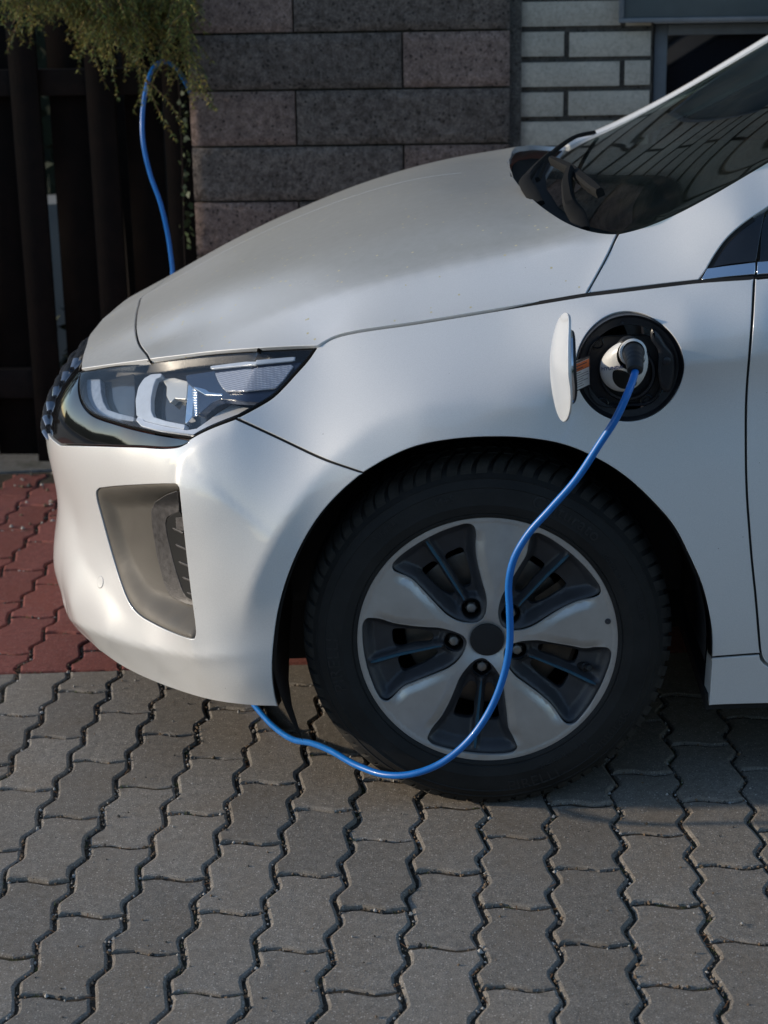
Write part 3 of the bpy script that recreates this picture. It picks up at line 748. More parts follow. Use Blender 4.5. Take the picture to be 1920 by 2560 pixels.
# ivy leaves by the wall end
ivy = empty('ivy_plant', (-.8, 2.3, 0)); tag(ivy, 'sparse green climbing plant between fence and block wall end', 'plant'); ii = Matrix.Translation((-.8, 2.3, 0)).inverted()
iv = MB(); st = MB()
for k in range(70):
    py = rng.uniform(190, 560); px = rng.normal(394, 7)+(py-200)*.05; P = atY(px, py, 2.28+rng.uniform(-.04, .04)); s = rng.uniform(.008, .019)
    a = nrm(rng.normal(size=3)+[0, 0, -.6]); b = nrm(np.cross(a, rng.normal(size=3)+[0, -1.5, 0]))
    iv.add([P-a*s*.3, P+b*s*.55+a*s*.1, P+a*s, P-b*s*.55+a*s*.1], [(0, 1, 2, 3)])
pp = [atY(400, 575, 2.3), atY(396, 420, 2.3), atY(390, 250, 2.31), atY(384, 150, 2.3)]; st.tube(crom([[pp[0][0], 2.3, 0]]+pp, 6), .003, 5)
for b_, n_, m_ in ((iv, 'leaves', simple('ivy_leaf', (.025, .045, .012), .6, var=.4, scale=20)), (st, 'stem', M['wood2'])):
    o = b_.build(n_, m_, ivy, False); o.matrix_parent_inverse = ii

# ------------------------------------------------------------------ conifer with drooping sprays, sunlight painted gold into the needles
TY = 2.05
tree = empty('conifer_tree', (-1.15, 3.1, 0)); ti = Matrix.Translation((-1.15, 3.1, 0)).inverted()
tag(tree, 'conifer with drooping green sprays tinted gold for the sunlight, hanging over the fence', 'tree')
mb = MB(); mb.tube(crom([(-1.15, 3.1, -.02), (-1.13, 3.08, .9), (-1.17, 3.05, 2.0), (-1.15, 3.05, 3.2)], 6), np.linspace(.09, .035, 19), 10)
def limb(p, q, r):
    mb.tube(crom([p, (np.array(p)+q)/2+[0, 0, .12], q], 6), np.linspace(r, r*.3, 13), 6)
o = None
tw = MB(); needle_sets = [MB(), MB(), MB()]
def spray(top, length, lean, dens=1., depth=0):
    n = max(int(length/.012), 4); t = np.linspace(0, 1, n+1)
    sway = rng.normal(0, .012, 2)
    P = np.stack([top[0]+lean*length*t+sway[0]*np.sin(t*3), top[1]+sway[1]*np.sin(t*2.5)*2, top[2]-length*t**1.05], 1)
    tw.tube(P, np.linspace(.0016, .0006, n+1), 4, cap=False)
    for k in range(1, n+1):
        m_ = int(6*dens)
        for q in range(m_):
            a = rng.uniform(0, 6.28); l = rng.uniform(.010, .021)*(1-.35*t[k]); d = np.array([math.cos(a)*.8, math.sin(a)*.8, -rng.uniform(.4, 1.1)]); d = nrm(d)*l
            p = P[k]+rng.normal(0, .002, 3); wv = nrm(np.cross(d, rng.normal(size=3)))*.0013
            needle_sets[int(rng.choice(3, p=[.32, .40, .28]))].add([p-wv, p+wv, p+d+wv*.3, p+d-wv*.3], [(0, 1, 2, 3)])
    if depth < 1 and length > .09:
        for q in range(int(rng.integers(2, 6))):
            k = int(rng.integers(1, max(n-3, 2))); spray(P[k], length*rng.uniform(.25, .5), lean+rng.choice([-1, 1])*rng.uniform(.3, .8), dens, depth+1)
hang = [(30, 95, .03), (62, 60, .08), (45, 92, .1), (92, 58, .12), (135, 45, .1), (175, 75, .02), (192, 190, .22), (215, 215, .14), (205, 150, .05), (240, 110, .1), (265, 140, .02), (285, 228, .05), (300, 215, .1), (250, 60, 0), (310, 120, .05), (330, 100, .0), (352, 178, -.03), (366, 120, .0), (335, 60, .05), (385, 80, .1), (392, 190, .02), (398, 215, .0), (385, 190, -.02), (402, 110, .0), (412, 60, .0), (160, 40, .05), (225, 50, .1), (280, 70, 0), (120, 30, 0), (20, 40, .0)]
for px, yb, lean in hang:
    for r in range(2 if yb > 100 else 3):
        Yv = TY+rng.uniform(-.12, .16); top = atY(px-8+rng.normal(0, 7), -75+rng.uniform(-20, 30), Yv); bot = atY(px, yb*(1 if r == 0 else rng.uniform(.45, .85)), Yv)
        spray(top, top[2]-bot[2], lean*.6, 1.1)
for k in range(170):
    px = rng.uniform(60, 405); Yv = TY+rng.uniform(0, .25); top = atY(px, -80+rng.uniform(-20, 60), Yv)
    mx = 118 if 150 < px < 420 else 40
    bot = atY(px, rng.uniform(10, mx), Yv); spray(top, max(top[2]-bot[2], .05), rng.normal(.05, .1), 1.)
for k in range(9):
    px = 20+k*48; q = atY(px, -85, TY+.05); limb((-1.15, 3.06, 1.75+rng.uniform(-.1, .35)), q, .018)
tm = [simple('sun_gold_needles', (.30, .24, .045), .7, var=.3, scale=40), simple('olive_needles', (.15, .175, .035), .7, var=.35, scale=40), simple('green_needles', (.05, .085, .022), .7, var=.4, scale=40)]  # the gold one carries warm sunlight in its colour
o = mb.build('trunk', M['wood2'], tree); o.matrix_parent_inverse = ti
o = tw.build('twigs', simple('twig_bark', (.10, .055, .022), .8), tree, False); o.matrix_parent_inverse = ti
for b_, m_ in zip(needle_sets, tm):
    o = b_.build('crown', m_, tree, False); o.matrix_parent_inverse = ti
# ------------------------------------------------------------------ the car: master sheets
car = empty('parked_car', (0, .88, 0))
tag(car, 'silver hatchback seen from its front wheel, charging with a blue cable', 'car')
CI = Matrix.Translation(car.location).inverted()
YC = .88                                   # middle plane of the car
def own(o, p=None):
    o.parent = p or car; o.matrix_parent_inverse = CI if p is None else Matrix(); return o
# plan curve of the flank and nose; s equals x along the straight flank
_pl = np.array([(2.6, -.032), (1.6, -.032), (.6, -.032), (.2, -.032), (-.1, -.032), (-.28, -.032), (-.35, -.0305), (-.41, -.023), (-.452, -.006), (-.488, .024), (-.532, .072), (-.592, .142),
                (-.662, .226), (-.732, .320), (-.800, .435), (-.853, .565), (-.886, .72), (-.897, .88)])
_pl = np.vstack([_pl, (_pl[:-1]*[1, -1]+[0, 2*YC])[::-1]])
_pl = resample(crom(_pl, 20), .004)
ker = np.exp(-.5*(np.arange(-24, 25)/6.)**2); ker /= ker.sum()
_sm = np.stack([np.convolve(np.pad(_pl[:, k], 24, mode='reflect', reflect_type='odd'), ker, 'valid') for k in (0, 1)], 1)
_pl = _sm
_L = np.r_[0, np.cumsum(np.linalg.norm(np.diff(_pl, axis=0), axis=1))]
_S = _pl[0, 0]-_L                          # s falls from the back towards the nose
SC = float(_S[np.argmin(np.abs(_pl[:, 1]-YC))])
_T = nrm(np.gradient(_pl, axis=0)); _NI = np.stack([_T[:, 1], -_T[:, 0]], 1)     # inward
if _NI[5, 1] < 0: _NI = -_NI
_So, _Po, _No = _S[::-1].copy(), _pl[::-1].copy(), _NI[::-1].copy()
def plan(s): return np.stack([np.interp(s, _So, _Po[:, k]) for k in (0, 1)], -1)
def pnorm(s): return nrm(np.stack([np.interp(s, _So, _No[:, k]) for k in (0, 1)], -1))
def to_sh(x, y):
    d = _pl-np.array([x, y]); i = int((d**2).sum(1).argmin()); return float(_S[i]), float(-(d[i] @ _NI[i]))
# control points x, y, z of the flank and front (near half)
BP = []
for x in (2.2, 1.5, .9, .46):
    k = .03*min(x-.46, 1)
    BP += [(x, .052, .93+k), (x, .034, .905+k), (x, -.004, .88+k), (x, -.021, .85+k), (x, -.027, .803+k), (x, -.020, .77+k), (x, -.0155, .735+k), (x, -.022, .66+k*.5), (x, -.028, .58), (x, -.030, .5), (x, -.022, .38), (x, -.008, .28), (x, .010, .19)]
BP += [(.34, .046, .90), (.34, .006, .874), (.34, -.018, .845), (.34, -.026, .80), (.34, -.018, .765), (.34, -.014, .735), (.36, -.022, .67), (.38, -.030, .62), (.41, -.029, .45), (.40, -.014, .3), (.39, .008, .19),
       (.20, .064, .884), (.20, .010, .855), (.20, -.014, .82), (.20, -.022, .785), (.20, -.020, .755), (.20, -.021, .72), (.24, -.032, .62), (.33, -.033, .5),
       (.06, .079, .865), (.06, .042, .825), (.06, .008, .785), (.06, -.018, .75), (.06, -.030, .72), (.06, -.034, .69),
       (-.09, .091, .846), (-.09, .055, .808), (-.09, .022, .77), (-.09, -.006, .74), (-.09, -.028, .71), (-.09, -.034, .68),
       (-.20, .108, .832), (-.20, .072, .79), (-.20, .040, .75), (-.20, .012, .71), (-.20, -.014, .675), (-.20, -.030, .64), (-.22, -.034, .60),
       (-.268, .122, .806), (-.31, .085, .765), (-.29, .040, .70), (-.29, .014, .66), (-.28, -.014, .61), (-.29, -.028, .57),
       (-.34, -.028, .46), (-.37, -.026, .36), (-.375, -.020, .24),
       # nose: headlight band
       (-.366, .160, .801), (-.464, .222, .787), (-.586, .305, .764), (-.69, .405, .735), (-.745, .46, .72),
       (-.345, .075, .738), (-.407, .042, .711), (-.487, .072, .668), (-.56, .135, .668), (-.64, .222, .668), (-.71, .312, .667), (-.76, .40, .69),
       (-.46, .14, .735), (-.56, .225, .72), (-.66, .325, .70),
       # bumper upper rail, corner crease and lip
       (-.46, .030, .640), (-.482, .026, .60), (-.482, .024, .52), (-.480, .022, .42), (-.478, .020, .33), (-.44, -.006, .30), (-.435, -.004, .42), (-.43, -.002, .54), (-.415, .004, .62),
       (-.415, -.014, .212), (-.49, .032, .205), (-.50, .034, .262), (-.42, -.020, .262), (-.595, .158, .197), (-.60, .150, .262), (-.69, .262, .195), (-.70, .250, .265), (-.775, .395, .195), (-.79, .385, .27), (-.845, .60, .19), (-.86, .60, .27), (-.868, .88, .19), (-.885, .88, .27),
       (-.572, .142, .34), (-.68, .275, .38), (-.765, .42, .42), (-.83, .62, .44), (-.845, .88, .44),
       (-.555, .118, .45), (-.560, .122, .56), (-.565, .132, .625), (-.66, .245, .50), (-.67, .255, .60), (-.68, .265, .645),
       (-.76, .38, .52), (-.768, .385, .60), (-.76, .385, .64), (-.835, .56, .54), (-.83, .56, .60), (-.865, .72, .54), (-.875, .88, .54), (-.87, .88, .60),
       (-.785, .50, .70), (-.81, .66, .68), (-.82, .88, .68), (-.705, .55, .745), (-.715, .7, .745), (-.72, .88, .745)]
_bs = []; _bv = []; _bl = []
for x, y, z in BP:
    if z < .70: x -= .026*min(max((y-.2)/.4, 0), 1)
    elif y > .45: x -= .012
    s, h = to_sh(x, y); h += .016 if z < .215 and x < -.38 else 0.
    lm = 1.2e-2 if (s < -.48 and z > .5) else 6e-3 if z > .55 and s < .15 else 3e-3
    _bs.append((s, z)); _bv.append(h); _bl.append(lm)
    if s < .2: _bs.append((2*SC-s, z)); _bv.append(h); _bl.append(lm)
_tps = TPS(_bs, _bv, _bl)
CREASES = []
def smax(a, b, k): return .5*(a+b+np.sqrt((a-b)**2+k*k))
def hb(s, z):
    h = _tps(s, z)
    for C, A, wd, k in CREASES:
        sh = np.shape(s); q = np.stack([np.ravel(s), np.ravel(z)], 1); d2 = ((q[:, None]-C[None, :, :2])**2).sum(-1)
        i = d2.argmin(1); d = np.sqrt(d2.min(1)+k*k)
        # fade along the line, smooth in the nearest-point weight
        wt = np.exp(-(d2-d2.min(1)[:, None])/(2*.02**2)); fade = (wt*C[None, :, 2]).sum(1)/wt.sum(1)
        h = h-(A*fade*np.exp(-d/wd)).reshape(sh)
    return h
def body_fn(s, z):
    h = hb(s, z); P = plan(s); n = pnorm(s)
    return np.stack([P[..., 0]+h*n[..., 0], P[..., 1]+h*n[..., 1], z], -1)
BODY = Surf(body_fn, SC-.05, 1.0, .17, .95, 150, 80, flip=1)
def crease(px, A, wd, k, f0=.12, f1=.12):
    c = resample(BODY0.inv(crom(px, 6)), .006); t = np.linspace(0, 1, len(c)); fd = np.clip(t/max(f0, 1e-6), 0, 1)*np.clip((1-t)/max(f1, 1e-6), 0, 1); fd = fd*fd*(3-2*fd)
    return (np.c_[c, fd], A, wd, k)
_t = BODY.normal(np.array([.5]), np.array([.5]))[0]
if _t[1] > 0: BODY.flip = -1; BODY.__init__(body_fn, SC-.05, 1.0, .17, .95, 150, 80, flip=-1)
BODY0 = BODY
CREASES = [crease([(500, 944), (455, 953), (425, 968), (408, 994), (402, 1040), (405, 1120), (411, 1200), (418, 1290), (426, 1360), (440, 1420)], .022, .055, .005, .18, .1),
           crease([(135, 1306), (165, 1337), (220, 1364), (300, 1390), (400, 1409), (500, 1414), (585, 1408)], .013, .035, .005, .05, .15),
           crease([(520, 1390), (540, 1290), (585, 1180), (650, 1070), (722, 985), (800, 918), (880, 881), (980, 863), (1080, 864), (1180, 885), (1270, 930)], .017, .05, .009, .15, .3),
           crease([(165, 1190), (195, 1235), (235, 1285), (270, 1325), (310, 1352)], -.006, .035, .012, .2, .3),
           crease([(1200, 812), (1290, 803), (1400, 793), (1475, 785), (1560, 776), (1659, 764), (1800, 748), (2100, 715)], .009, .035, .003, .15, .02)]
class Table:
    """smooth bicubic table of a slow function of two variables"""
    def __init__(s, fn, u0, u1, v0, v1, du, dv):
        s.u0, s.v0, s.du, s.dv = u0-2*du, v0-2*dv, du, dv; nu = int((u1-u0)/du)+5; nv = int((v1-v0)/dv)+5
        U, V = np.meshgrid(s.u0+du*np.arange(nu), s.v0+dv*np.arange(nv), indexing='ij'); s.nu, s.nv = nu, nv
        s.T = np.concatenate([fn(U[i:i+40], V[i:i+40]) for i in range(0, nu, 40)])
    @staticmethod
    def w(t): return (-.5*t+t*t-.5*t**3, 1-2.5*t*t+1.5*t**3, .5*t+2*t*t-1.5*t**3, -.5*t*t+.5*t**3)
    def __call__(s, u, v):
        a = np.clip((np.asarray(u, float)-s.u0)/s.du, 1, s.nu-3.001); b = np.clip((np.asarray(v, float)-s.v0)/s.dv, 1, s.nv-3.001)
        i = a.astype(int); j = b.astype(int); wu = s.w(a-i); wv = s.w(b-j); out = 0.
        for p in range(4):
            r = 0.
            for q in range(4): r = r+wv[q]*s.T[i+p-1, j+q-1]
            out = out+wu[p]*r
        return out
_slow = hb
hb = Table(_slow, SC-.5, 1.75, .12, 1.0, .005, .004)
BODY = Surf(body_fn, SC-.05, 1.0, .17, .95, 260, 130, flip=BODY0.flip)
def mirror_obj(o, name=None):
    """far-side twin of a part"""
    me = o.data.copy(); n = len(me.vertices); co = np.empty(n*3); me.vertices.foreach_get('co', co); co = co.reshape(-1, 3); co[:, 1] = 2*YC-co[:, 1]
    me.vertices.foreach_set('co', co.ravel()); me.flip_normals(); me.update()
    q = bpy.data.objects.new(name or o.name.split('.')[0], me); col.objects.link(q); q.parent = o.parent; q.matrix_parent_inverse = o.matrix_parent_inverse.copy(); return q
# bonnet
HP = [(.187, .07, .882), (.024, .08, .862), (-.092, .09, .847), (-.202, .108, .833), (-.262, .12, .812), (-.366, .160, .806), (-.464, .222, .793), (-.586, .305, .770), (-.69, .405, .741), (-.745, .462, .726),
      (.249, .15, .966), (.14, .17, .944), (.0, .185, .924), (-.12, .20, .906), (-.24, .225, .884), (-.36, .27, .853), (-.47, .325, .82), (-.57, .37, .785), (-.66, .46, .765), (-.72, .55, .752),
      (.20, .22, .981), (.05, .25, .962), (-.12, .28, .938), (-.28, .32, .904), (-.42, .37, .862), (-.54, .43, .822), (-.64, .5, .786),
      (.153, .32, .988), (.0, .42, .984), (-.18, .48, .956), (-.34, .52, .912), (-.48, .56, .864), (-.58, .6, .822), (-.67, .62, .78), (-.74, .66, .752),
      (.10, .65, .999), (-.06, .68, .993), (-.24, .72, .956), (-.40, .74, .905), (-.53, .78, .852), (-.63, .8, .805), (-.70, .8, .772), (-.765, .8, .742),
      (.09, .88, 1.002), (-.08, .88, .994), (-.24, .88, .962), (-.40, .88, .910), (-.53, .88, .857), (-.63, .88, .809), (-.70, .88, .776), (-.77, .88, .742),
      (.33, .15, .99), (.25, .4, 1.02), (.22, .88, 1.02)]
_h1 = [(x, y) for x, y, z in HP]+[(x, 2*YC-y) for x, y, z in HP if y < .87]; _h2 = [z for *_, z in HP]+[z for x, y, z in HP if y < .87]
_htps = TPS(_h1, _h2, 2e-3)
_hb = _htps
HOOD = Surf(lambda x, y: np.stack([x, y, _hb(x, y)], -1), -.8, .3, .06, 1.7, 140, 160)
_hc = resample(HOOD.inv(crom([(1329, 520), (1180, 548), (1037, 575), (930, 597), (850, 616), (770, 636), (700, 656), (620, 680), (560, 700), (480, 730), (420, 754)], 6)), .008)
_hf = np.clip(np.linspace(0, 1, len(_hc))/.1, 0, 1)*np.clip((1-np.linspace(0, 1, len(_hc)))/.3, 0, 1); _hf = _hf*_hf*(3-2*_hf)
def _htps(x, y):
    z = _hb(x, y); sh = np.shape(x); yn = np.minimum(y, 2*YC-y); q = np.stack([np.ravel(x), np.ravel(yn)], 1); d2 = ((q[:, None]-_hc[None])**2).sum(-1); m = d2.min(1)
    wt = np.exp(-(d2-m[:, None])/(2*.02**2)); fd = (wt*_hf[None]).sum(1)/wt.sum(1)
    return z+(.012*fd*np.exp(-np.sqrt(m+.010**2)/.07)).reshape(sh)
HOOD = Surf(lambda x, y: np.stack([x, y, _htps(x, y)], -1), -.8, .3, .06, 1.7, 140, 160)
# windscreen
GP = [(.20, .13, .935), (.25, .15, .962), (.335, .155, .992), (.5, .20, 1.068), (.72, .25, 1.19), (.97, .30, 1.325), (.13, .88, .936), (.35, .88, 1.040), (.6, .88, 1.166), (.95, .88, 1.342), (.155, .5, .937), (.5, .5, 1.106), (.95, .5, 1.338)]
_g1 = [(x, y) for x, y, z in GP]+[(x, 2*YC-y) for x, y, z in GP if y < .87]; _g2 = [z for *_, z in GP]+[z for x, y, z in GP if y < .87]
_gtps = TPS(_g1, _g2, 1e-5)
GLASS = Surf(lambda x, y: np.stack([x, y, _gtps(x, y)], -1), .1, 1.0, .1, 1.66, 100, 120)
# shoulder sheet: A-pillar and the panel below it
AP = [(.187, .072, .885), (.37, .051, .902), (.46, .037, .908), (.9, .035, .922), (1.4, .04, .94), (.25, .15, .966), (.335, .152, .993), (.5, .196, 1.068), (.72, .246, 1.19), (.95, .29, 1.312), (1.25, .31, 1.37), (1.7, .31, 1.37),
      (.25, .105, .925), (.37, .085, .945), (.44, .095, .985), (.5, .125, 1.01), (.60, .09, 1.0), (.7, .15, 1.09), (.95, .16, 1.12), (1.3, .13, 1.08), (1.7, .14, 1.1)]
_atps = TPS([(x, z) for x, y, z in AP], [y for x, y, z in AP], 2e-5)
PILLAR = Surf(lambda x, z: np.stack([x, _atps(x, z), z], -1), .15, 1.3, .86, 1.4, 120, 80)
if PILLAR.normal(np.array([.3]), np.array([.92]))[0][1] > 0: PILLAR.__init__(PILLAR.fn, .15, 1.3, .86, 1.4, 120, 80, flip=-1)

# ---- traced seam lines
hood_gap = [(684, 749), (720, 729), (760, 718), (900, 697), (1050, 673), (1200, 648), (1265, 637)]
belt_gap = [(1265, 637), (1350, 627), (1430, 617), (1510, 608), (1629, 600)]
door_gap = [(1629, 600), (1624, 697), (1618.7, 767), (1612, 861), (1611, 960), (1613, 1060), (1619, 1150), (1624, 1210), (1632, 1288), (1641, 1395), (1643, 1412)]
arch_r = [(1537, 1420), (1536, 1362), (1528, 1313), (1514, 1261), (1492, 1210), (1455, 1138), (1410, 1085), (1350, 1030), (1290, 992), (1220, 962.5), (1140, 948), (1060, 945), (980, 950), (900, 965), (840, 990), (785, 1022)]
arch_l = [(785, 1022), (735, 1065), (690, 1116), (652, 1178), (622, 1248), (602, 1320), (592, 1390), (589, 1450), (594, 1500), (601, 1527)]
seam = [(510, 903), (600, 945), (700, 992), (785, 1022)]
hl_low = [(684, 749), (664, 778), (640, 805), (612, 836), (590, 857), (560, 876), (510, 903)]      # headlight edge along the fender
hl_low2 = [(510, 903), (460, 922), (430, 936), (411, 947)]
hl_bot = [(411, 947), (330, 935), (250, 915), (195, 894), (176, 872), (168, 845), (169, 815), (174, 800)]
hl_top = [(174, 800), (240, 789), (320, 778), (450, 763), (560, 755), (640, 751), (684, 749)]

port_c = BODY.inv([(1361, 800)])[0]; PR = .0845
ang = np.linspace(0, 2*math.pi, 97)[:-1]
port_ring = np.stack([port_c[0]+PR*np.cos(ang), port_c[1]+PR*np.sin(ang)], 1)
fender_o = trace(BODY, [('px', hood_gap), ('px', belt_gap), ('px', door_gap), ('px', [(1643, 1412), (1590, 1416), (1537, 1420)]), ('px', arch_r), ('px', seam[::-1]), ('px', hl_low[::-1])])
fender = own(panel('front_fender', BODY, fender_o, M['paint'], car, [port_ring], .011, flange=.014))
# bumper with the air-curtain opening
fog = [[(215, 1056), (250, 1052), (300, 1049), (350, 1047), (378, 1047)], [(378, 1047), (384, 1051), (386, 1062)], [(386, 1062), (392, 1120), (402, 1210), (412, 1290), (420, 1350), (421, 1368), (418, 1379)], [(418, 1379), (408, 1378), (380, 1368), (335, 1347), (300, 1326), (280, 1302), (262, 1260), (240, 1190), (222, 1125), (209, 1075), (209, 1062), (215, 1056)]]
fog_uv = trace(BODY, [('px', q) for q in fog], .006)
ztop = BODY.inv([(250, 963.5)])[0]
top_edge = BODY.inv(crom([(405, 955), (380, 965.5), (300, 964.5), (200, 962.5), (130, 961)], 6))
bump_o = trace(BODY, [('px', seam), ('px', arch_l), ('px', [(601, 1527), (540, 1525), (450, 1512), (350, 1480), (270, 1443), (215, 1405)]),
                      ('uv', [BODY.inv([(215, 1405)])[0], (SC+.35, .192), (SC+.15, .19), (SC, .19)]), ('uv', [(SC, .19), (SC, top_edge[-1][1])]),
                      ('uv', [(SC, top_edge[-1][1]), (SC+.2, top_edge[-1][1]), top_edge[-1]]), ('uv', top_edge[::-1][::4]), ('uv', [top_edge[0], BODY.inv([(411, 947)])[0]]), ('px', hl_low2[::-1])])
bumper = own(panel('front_bumper', BODY, bump_o, M['paint'], car, [fog_uv], .010, flange=.014))
far_b = own(panel('front_bumper', BODY, bump_o, M['paint'], car, [], .03, flange=.0)); fb = mirror_obj(far_b); bpy.data.objects.remove(far_b)
# nose strip between bonnet edge, headlight and grille
hood_front = [(322, 776), (316, 764), (300, 742), (294, 720), (293, 695), (297, 668), (306, 640), (322, 612)]
nose_left = [(174, 797), (172, 780), (182, 755)]
hf_uv = HOOD.inv(crom(hood_front, 5)); nl = HOOD.inv([(174, 797)])[0]
nose_o = trace(HOOD, [('px', [(320, 777), (240, 787.5), (174, 797)]), ('uv', [nl, (nl[0]-.01, nl[1]+.06), (-.765, .60), (-.782, .72), (-.788, .88)]), ('uv', [(-.788, .88), (hf_uv[-1][0]-.004, .88)]), ('uv', [(hf_uv[-1][0]-.004, .88)]+list(hf_uv[::-1][::5])+[HOOD.inv([(322, 777)])[0]])], .008)
nose = own(panel('nose_panel', HOOD, nose_o, M['hood'], car, [], .011)); mirror_obj(nose)
# bonnet
hood_rear_px = [(1333, 504), (1300, 502), (1265, 495), (1230, 482), (1200, 465), (1165, 440), (1140, 417), (1118, 393), (1104, 370), (1099, 352)]
hr_uv = HOOD.inv(crom(hood_rear_px, 4))
hl_edge = [(684, 747.5), (640, 749), (560, 753), (450, 761), (390, 768), (322, 776)]
hood_side = [(1265, 636), (1290, 592), (1315, 545), (1333, 504)]
half = [('px', hl_edge[::-1]), ('px', [(p[0], p[1]-1) for p in hood_gap]), ('px', hood_side), ('px', hood_rear_px)]
near = trace(HOOD, half+[('uv', [hr_uv[-1], (hr_uv[-1][0]-.0005, hr_uv[-1][1]+.06), (hr_uv[-1][0]-.003, .88)]), ('uv', [(hr_uv[-1][0]-.003, .88), (hf_uv[-1][0]-.004, .88)]), ('uv', [(hf_uv[-1][0]-.004, .88)]+list(hf_uv[::-1][::5])+[hf_uv[0]])], .009)
# join the near half with its reflection in the middle plane
k0 = np.argmin(np.abs(near[:, 1]-.88)+(near[:, 0] < 0)*9); k1 = np.argmin(np.abs(near[:, 1]-.88)+(near[:, 0] > 0)*9)
ring = np.roll(near, -k1, axis=0); kk = (k0-k1) % len(near); ring = ring[:kk+1]
hood_o = np.vstack([ring, (ring*[1, -1]+[0, 2*YC])[::-1][1:-1]])
bonnet = own(panel('bonnet', HOOD, hood_o, M['hood'], car, [], .013))
# A-pillar panel
pil_glass = [(1336, 503), (1385, 490), (1450, 464), (1520, 428), (1590, 388), (1659, 347), (1720, 311)]
dlo = [(1629, 468), (1600, 489), (1570, 517), (1545, 551), (1525, 585), (1510, 606)]
pg = PILLAR.inv(pil_glass[:-1])
pil_o = trace(PILLAR, [('px', [(1265, 636), (1290, 592), (1315, 545), (1334, 505)]), ('px', pil_glass), ('uv', [PILLAR.inv([pil_glass[-1]])[0], (.72, 1.192), (.97, 1.318), (1.2, 1.36), (1.6, 1.37)]), ('uv', [(1.6, 1.37), (1.6, 1.30)]),
                       ('uv', [(1.6, 1.30), (1.25, 1.29), (1.0, 1.24), (.8, 1.15), (.62, 1.06), PILLAR.inv([(1629, 468)])[0]]), ('px', dlo), ('px', [(1510, 606), (1430, 615), (1350, 625), (1265, 636)])], .008)
apillar = own(panel('a_pillar', PILLAR, pil_o, M['paint'], car, [], .012)); mirror_obj(apillar)
mirror_obj(fender)
# front door and sill
dg = BODY.inv(crom(door_gap, 4))
door_o = trace(BODY, [('px', [(1640, 599), (1629.5, 600)]), ('px', door_gap[:-1]), ('px', [(1641, 1395), (1643, 1412), (1648, 1427), (1660, 1438)]), ('uv', [BODY.inv([(1660, 1438)])[0], (.75, .262), (1.5, .262)]), ('uv', [(1.5, .262), (1.5, .94)]), ('uv', [(1.5, .94), (1.0, .925), BODY.inv([(1640, 599)])[0]])], .01)
door = own(panel('front_door', BODY, door_o, M['paint'], car, [], .016, gap=.0036))
sb = BODY.inv([(1770/KD, 1765/KD), (1920/KD, 1759/KD)]); sl_ = BODY.inv([(1537, 1421), (1640, 1414)])
sill_o = trace(BODY, [('px', [(1537, 1421.5), (1590, 1417.5), (1641, 1414)]), ('px', [(1641, 1414), (1646, 1429), (1660, 1440)]), ('uv', [BODY.inv([(1660, 1440)])[0], (.75, .260), (1.5, .26)]), ('uv', [(1.5, .26), (1.5, .175)]), ('uv', [(1.5, .175), (.6, sb[1][1]-.003), sb[0]]), ('px', [(1530, 1525), (1534, 1470), (1537, 1421.5)])], .01)
sill = own(panel('side_sill', BODY, sill_o, M['paint'], car, [], .014, flange=.05))
# quarter window, its trim strip, door glass
qs = PILLAR
q_o = trace(PILLAR, [('px', [(1512, 607), (1527, 586), (1547, 552), (1572, 518), (1602, 490), (1630, 469), (1652, 455)]), ('px', [(1652, 455), (1640, 520), (1633, 562)]), ('px', [(1633, 562), (1570, 569), (1528, 577)]), ('px', [(1528, 577), (1512, 607)])], .008)
own(panel('quarter_window', PILLAR, q_o, M['black_gloss'], car, [], .012, off=-.004, gap=.001, flange=.008))
dgl = trace(PILLAR, [('uv', [PILLAR.inv([(1641, 566)])[0], PILLAR.inv([(1657, 455)])[0], (.62, 1.055), (.8, 1.145), (1.0, 1.235), (1.25, 1.285), (1.6, 1.295)]), ('uv', [(1.6, 1.295), (1.6, .945)]), ('uv', [(1.6, .945), (1.0, .932), PILLAR.inv([(1641, 566)])[0]])], .012)
own(panel('door_window', PILLAR, dgl, M['black_gloss'], car, [], .025, off=-.006, gap=.001, flange=.006))
for nm, pts in (('chrome_trim', [(1516, 604), (1528, 581), (1570, 575), (1631, 567.5), (1630, 592), (1570, 597.5)]), ('chrome_trim', [(1637, 566.5), (1700, 562), (1700, 588), (1636, 592)])):
    uv = trace(PILLAR, [('px', [pts[i], pts[(i+1) % len(pts)]]) for i in range(len(pts))], .006)
    own(panel(nm, PILLAR, uv, M['satin_chrome'], car, [], .008, off=.001, gap=.0006, flange=.008))
# dark strips near the surface, standing in for the shade deep between panels
def strip(name, surf, px, wid=.014, depth=.009, mat='void', kind='px'):
    c = surf.inv(crom(px, 5)) if kind == 'px' else crom(px, 5)
    c = resample(c, .008); t = nrm(np.gradient(c, axis=0)); nn = np.stack([-t[:, 1], t[:, 0]], 1)
    a = surf.at(*(c+nn*wid).T, -depth); b = surf.at(*(c-nn*wid).T, -depth); n = len(c)
    return own(mesh_obj(name, list(a)+list(b), [(i, i+1, n+i+1, n+i) for i in range(n-1)], M[mat], car))
for s_, l_ in ((BODY, door_gap), (BODY, seam), (BODY, [(1643, 1413), (1590, 1417), (1537, 1421)]), (BODY, hood_gap+belt_gap[1:]), (HOOD, hood_front), (HOOD, hood_side), (PILLAR, dlo[::-1]), (BODY, hl_low), (PILLAR, [(1512, 606), (1570, 599), (1632, 592), (1690, 588)])):
    strip('gap_shade', s_, l_, .0042, depth=.0035)
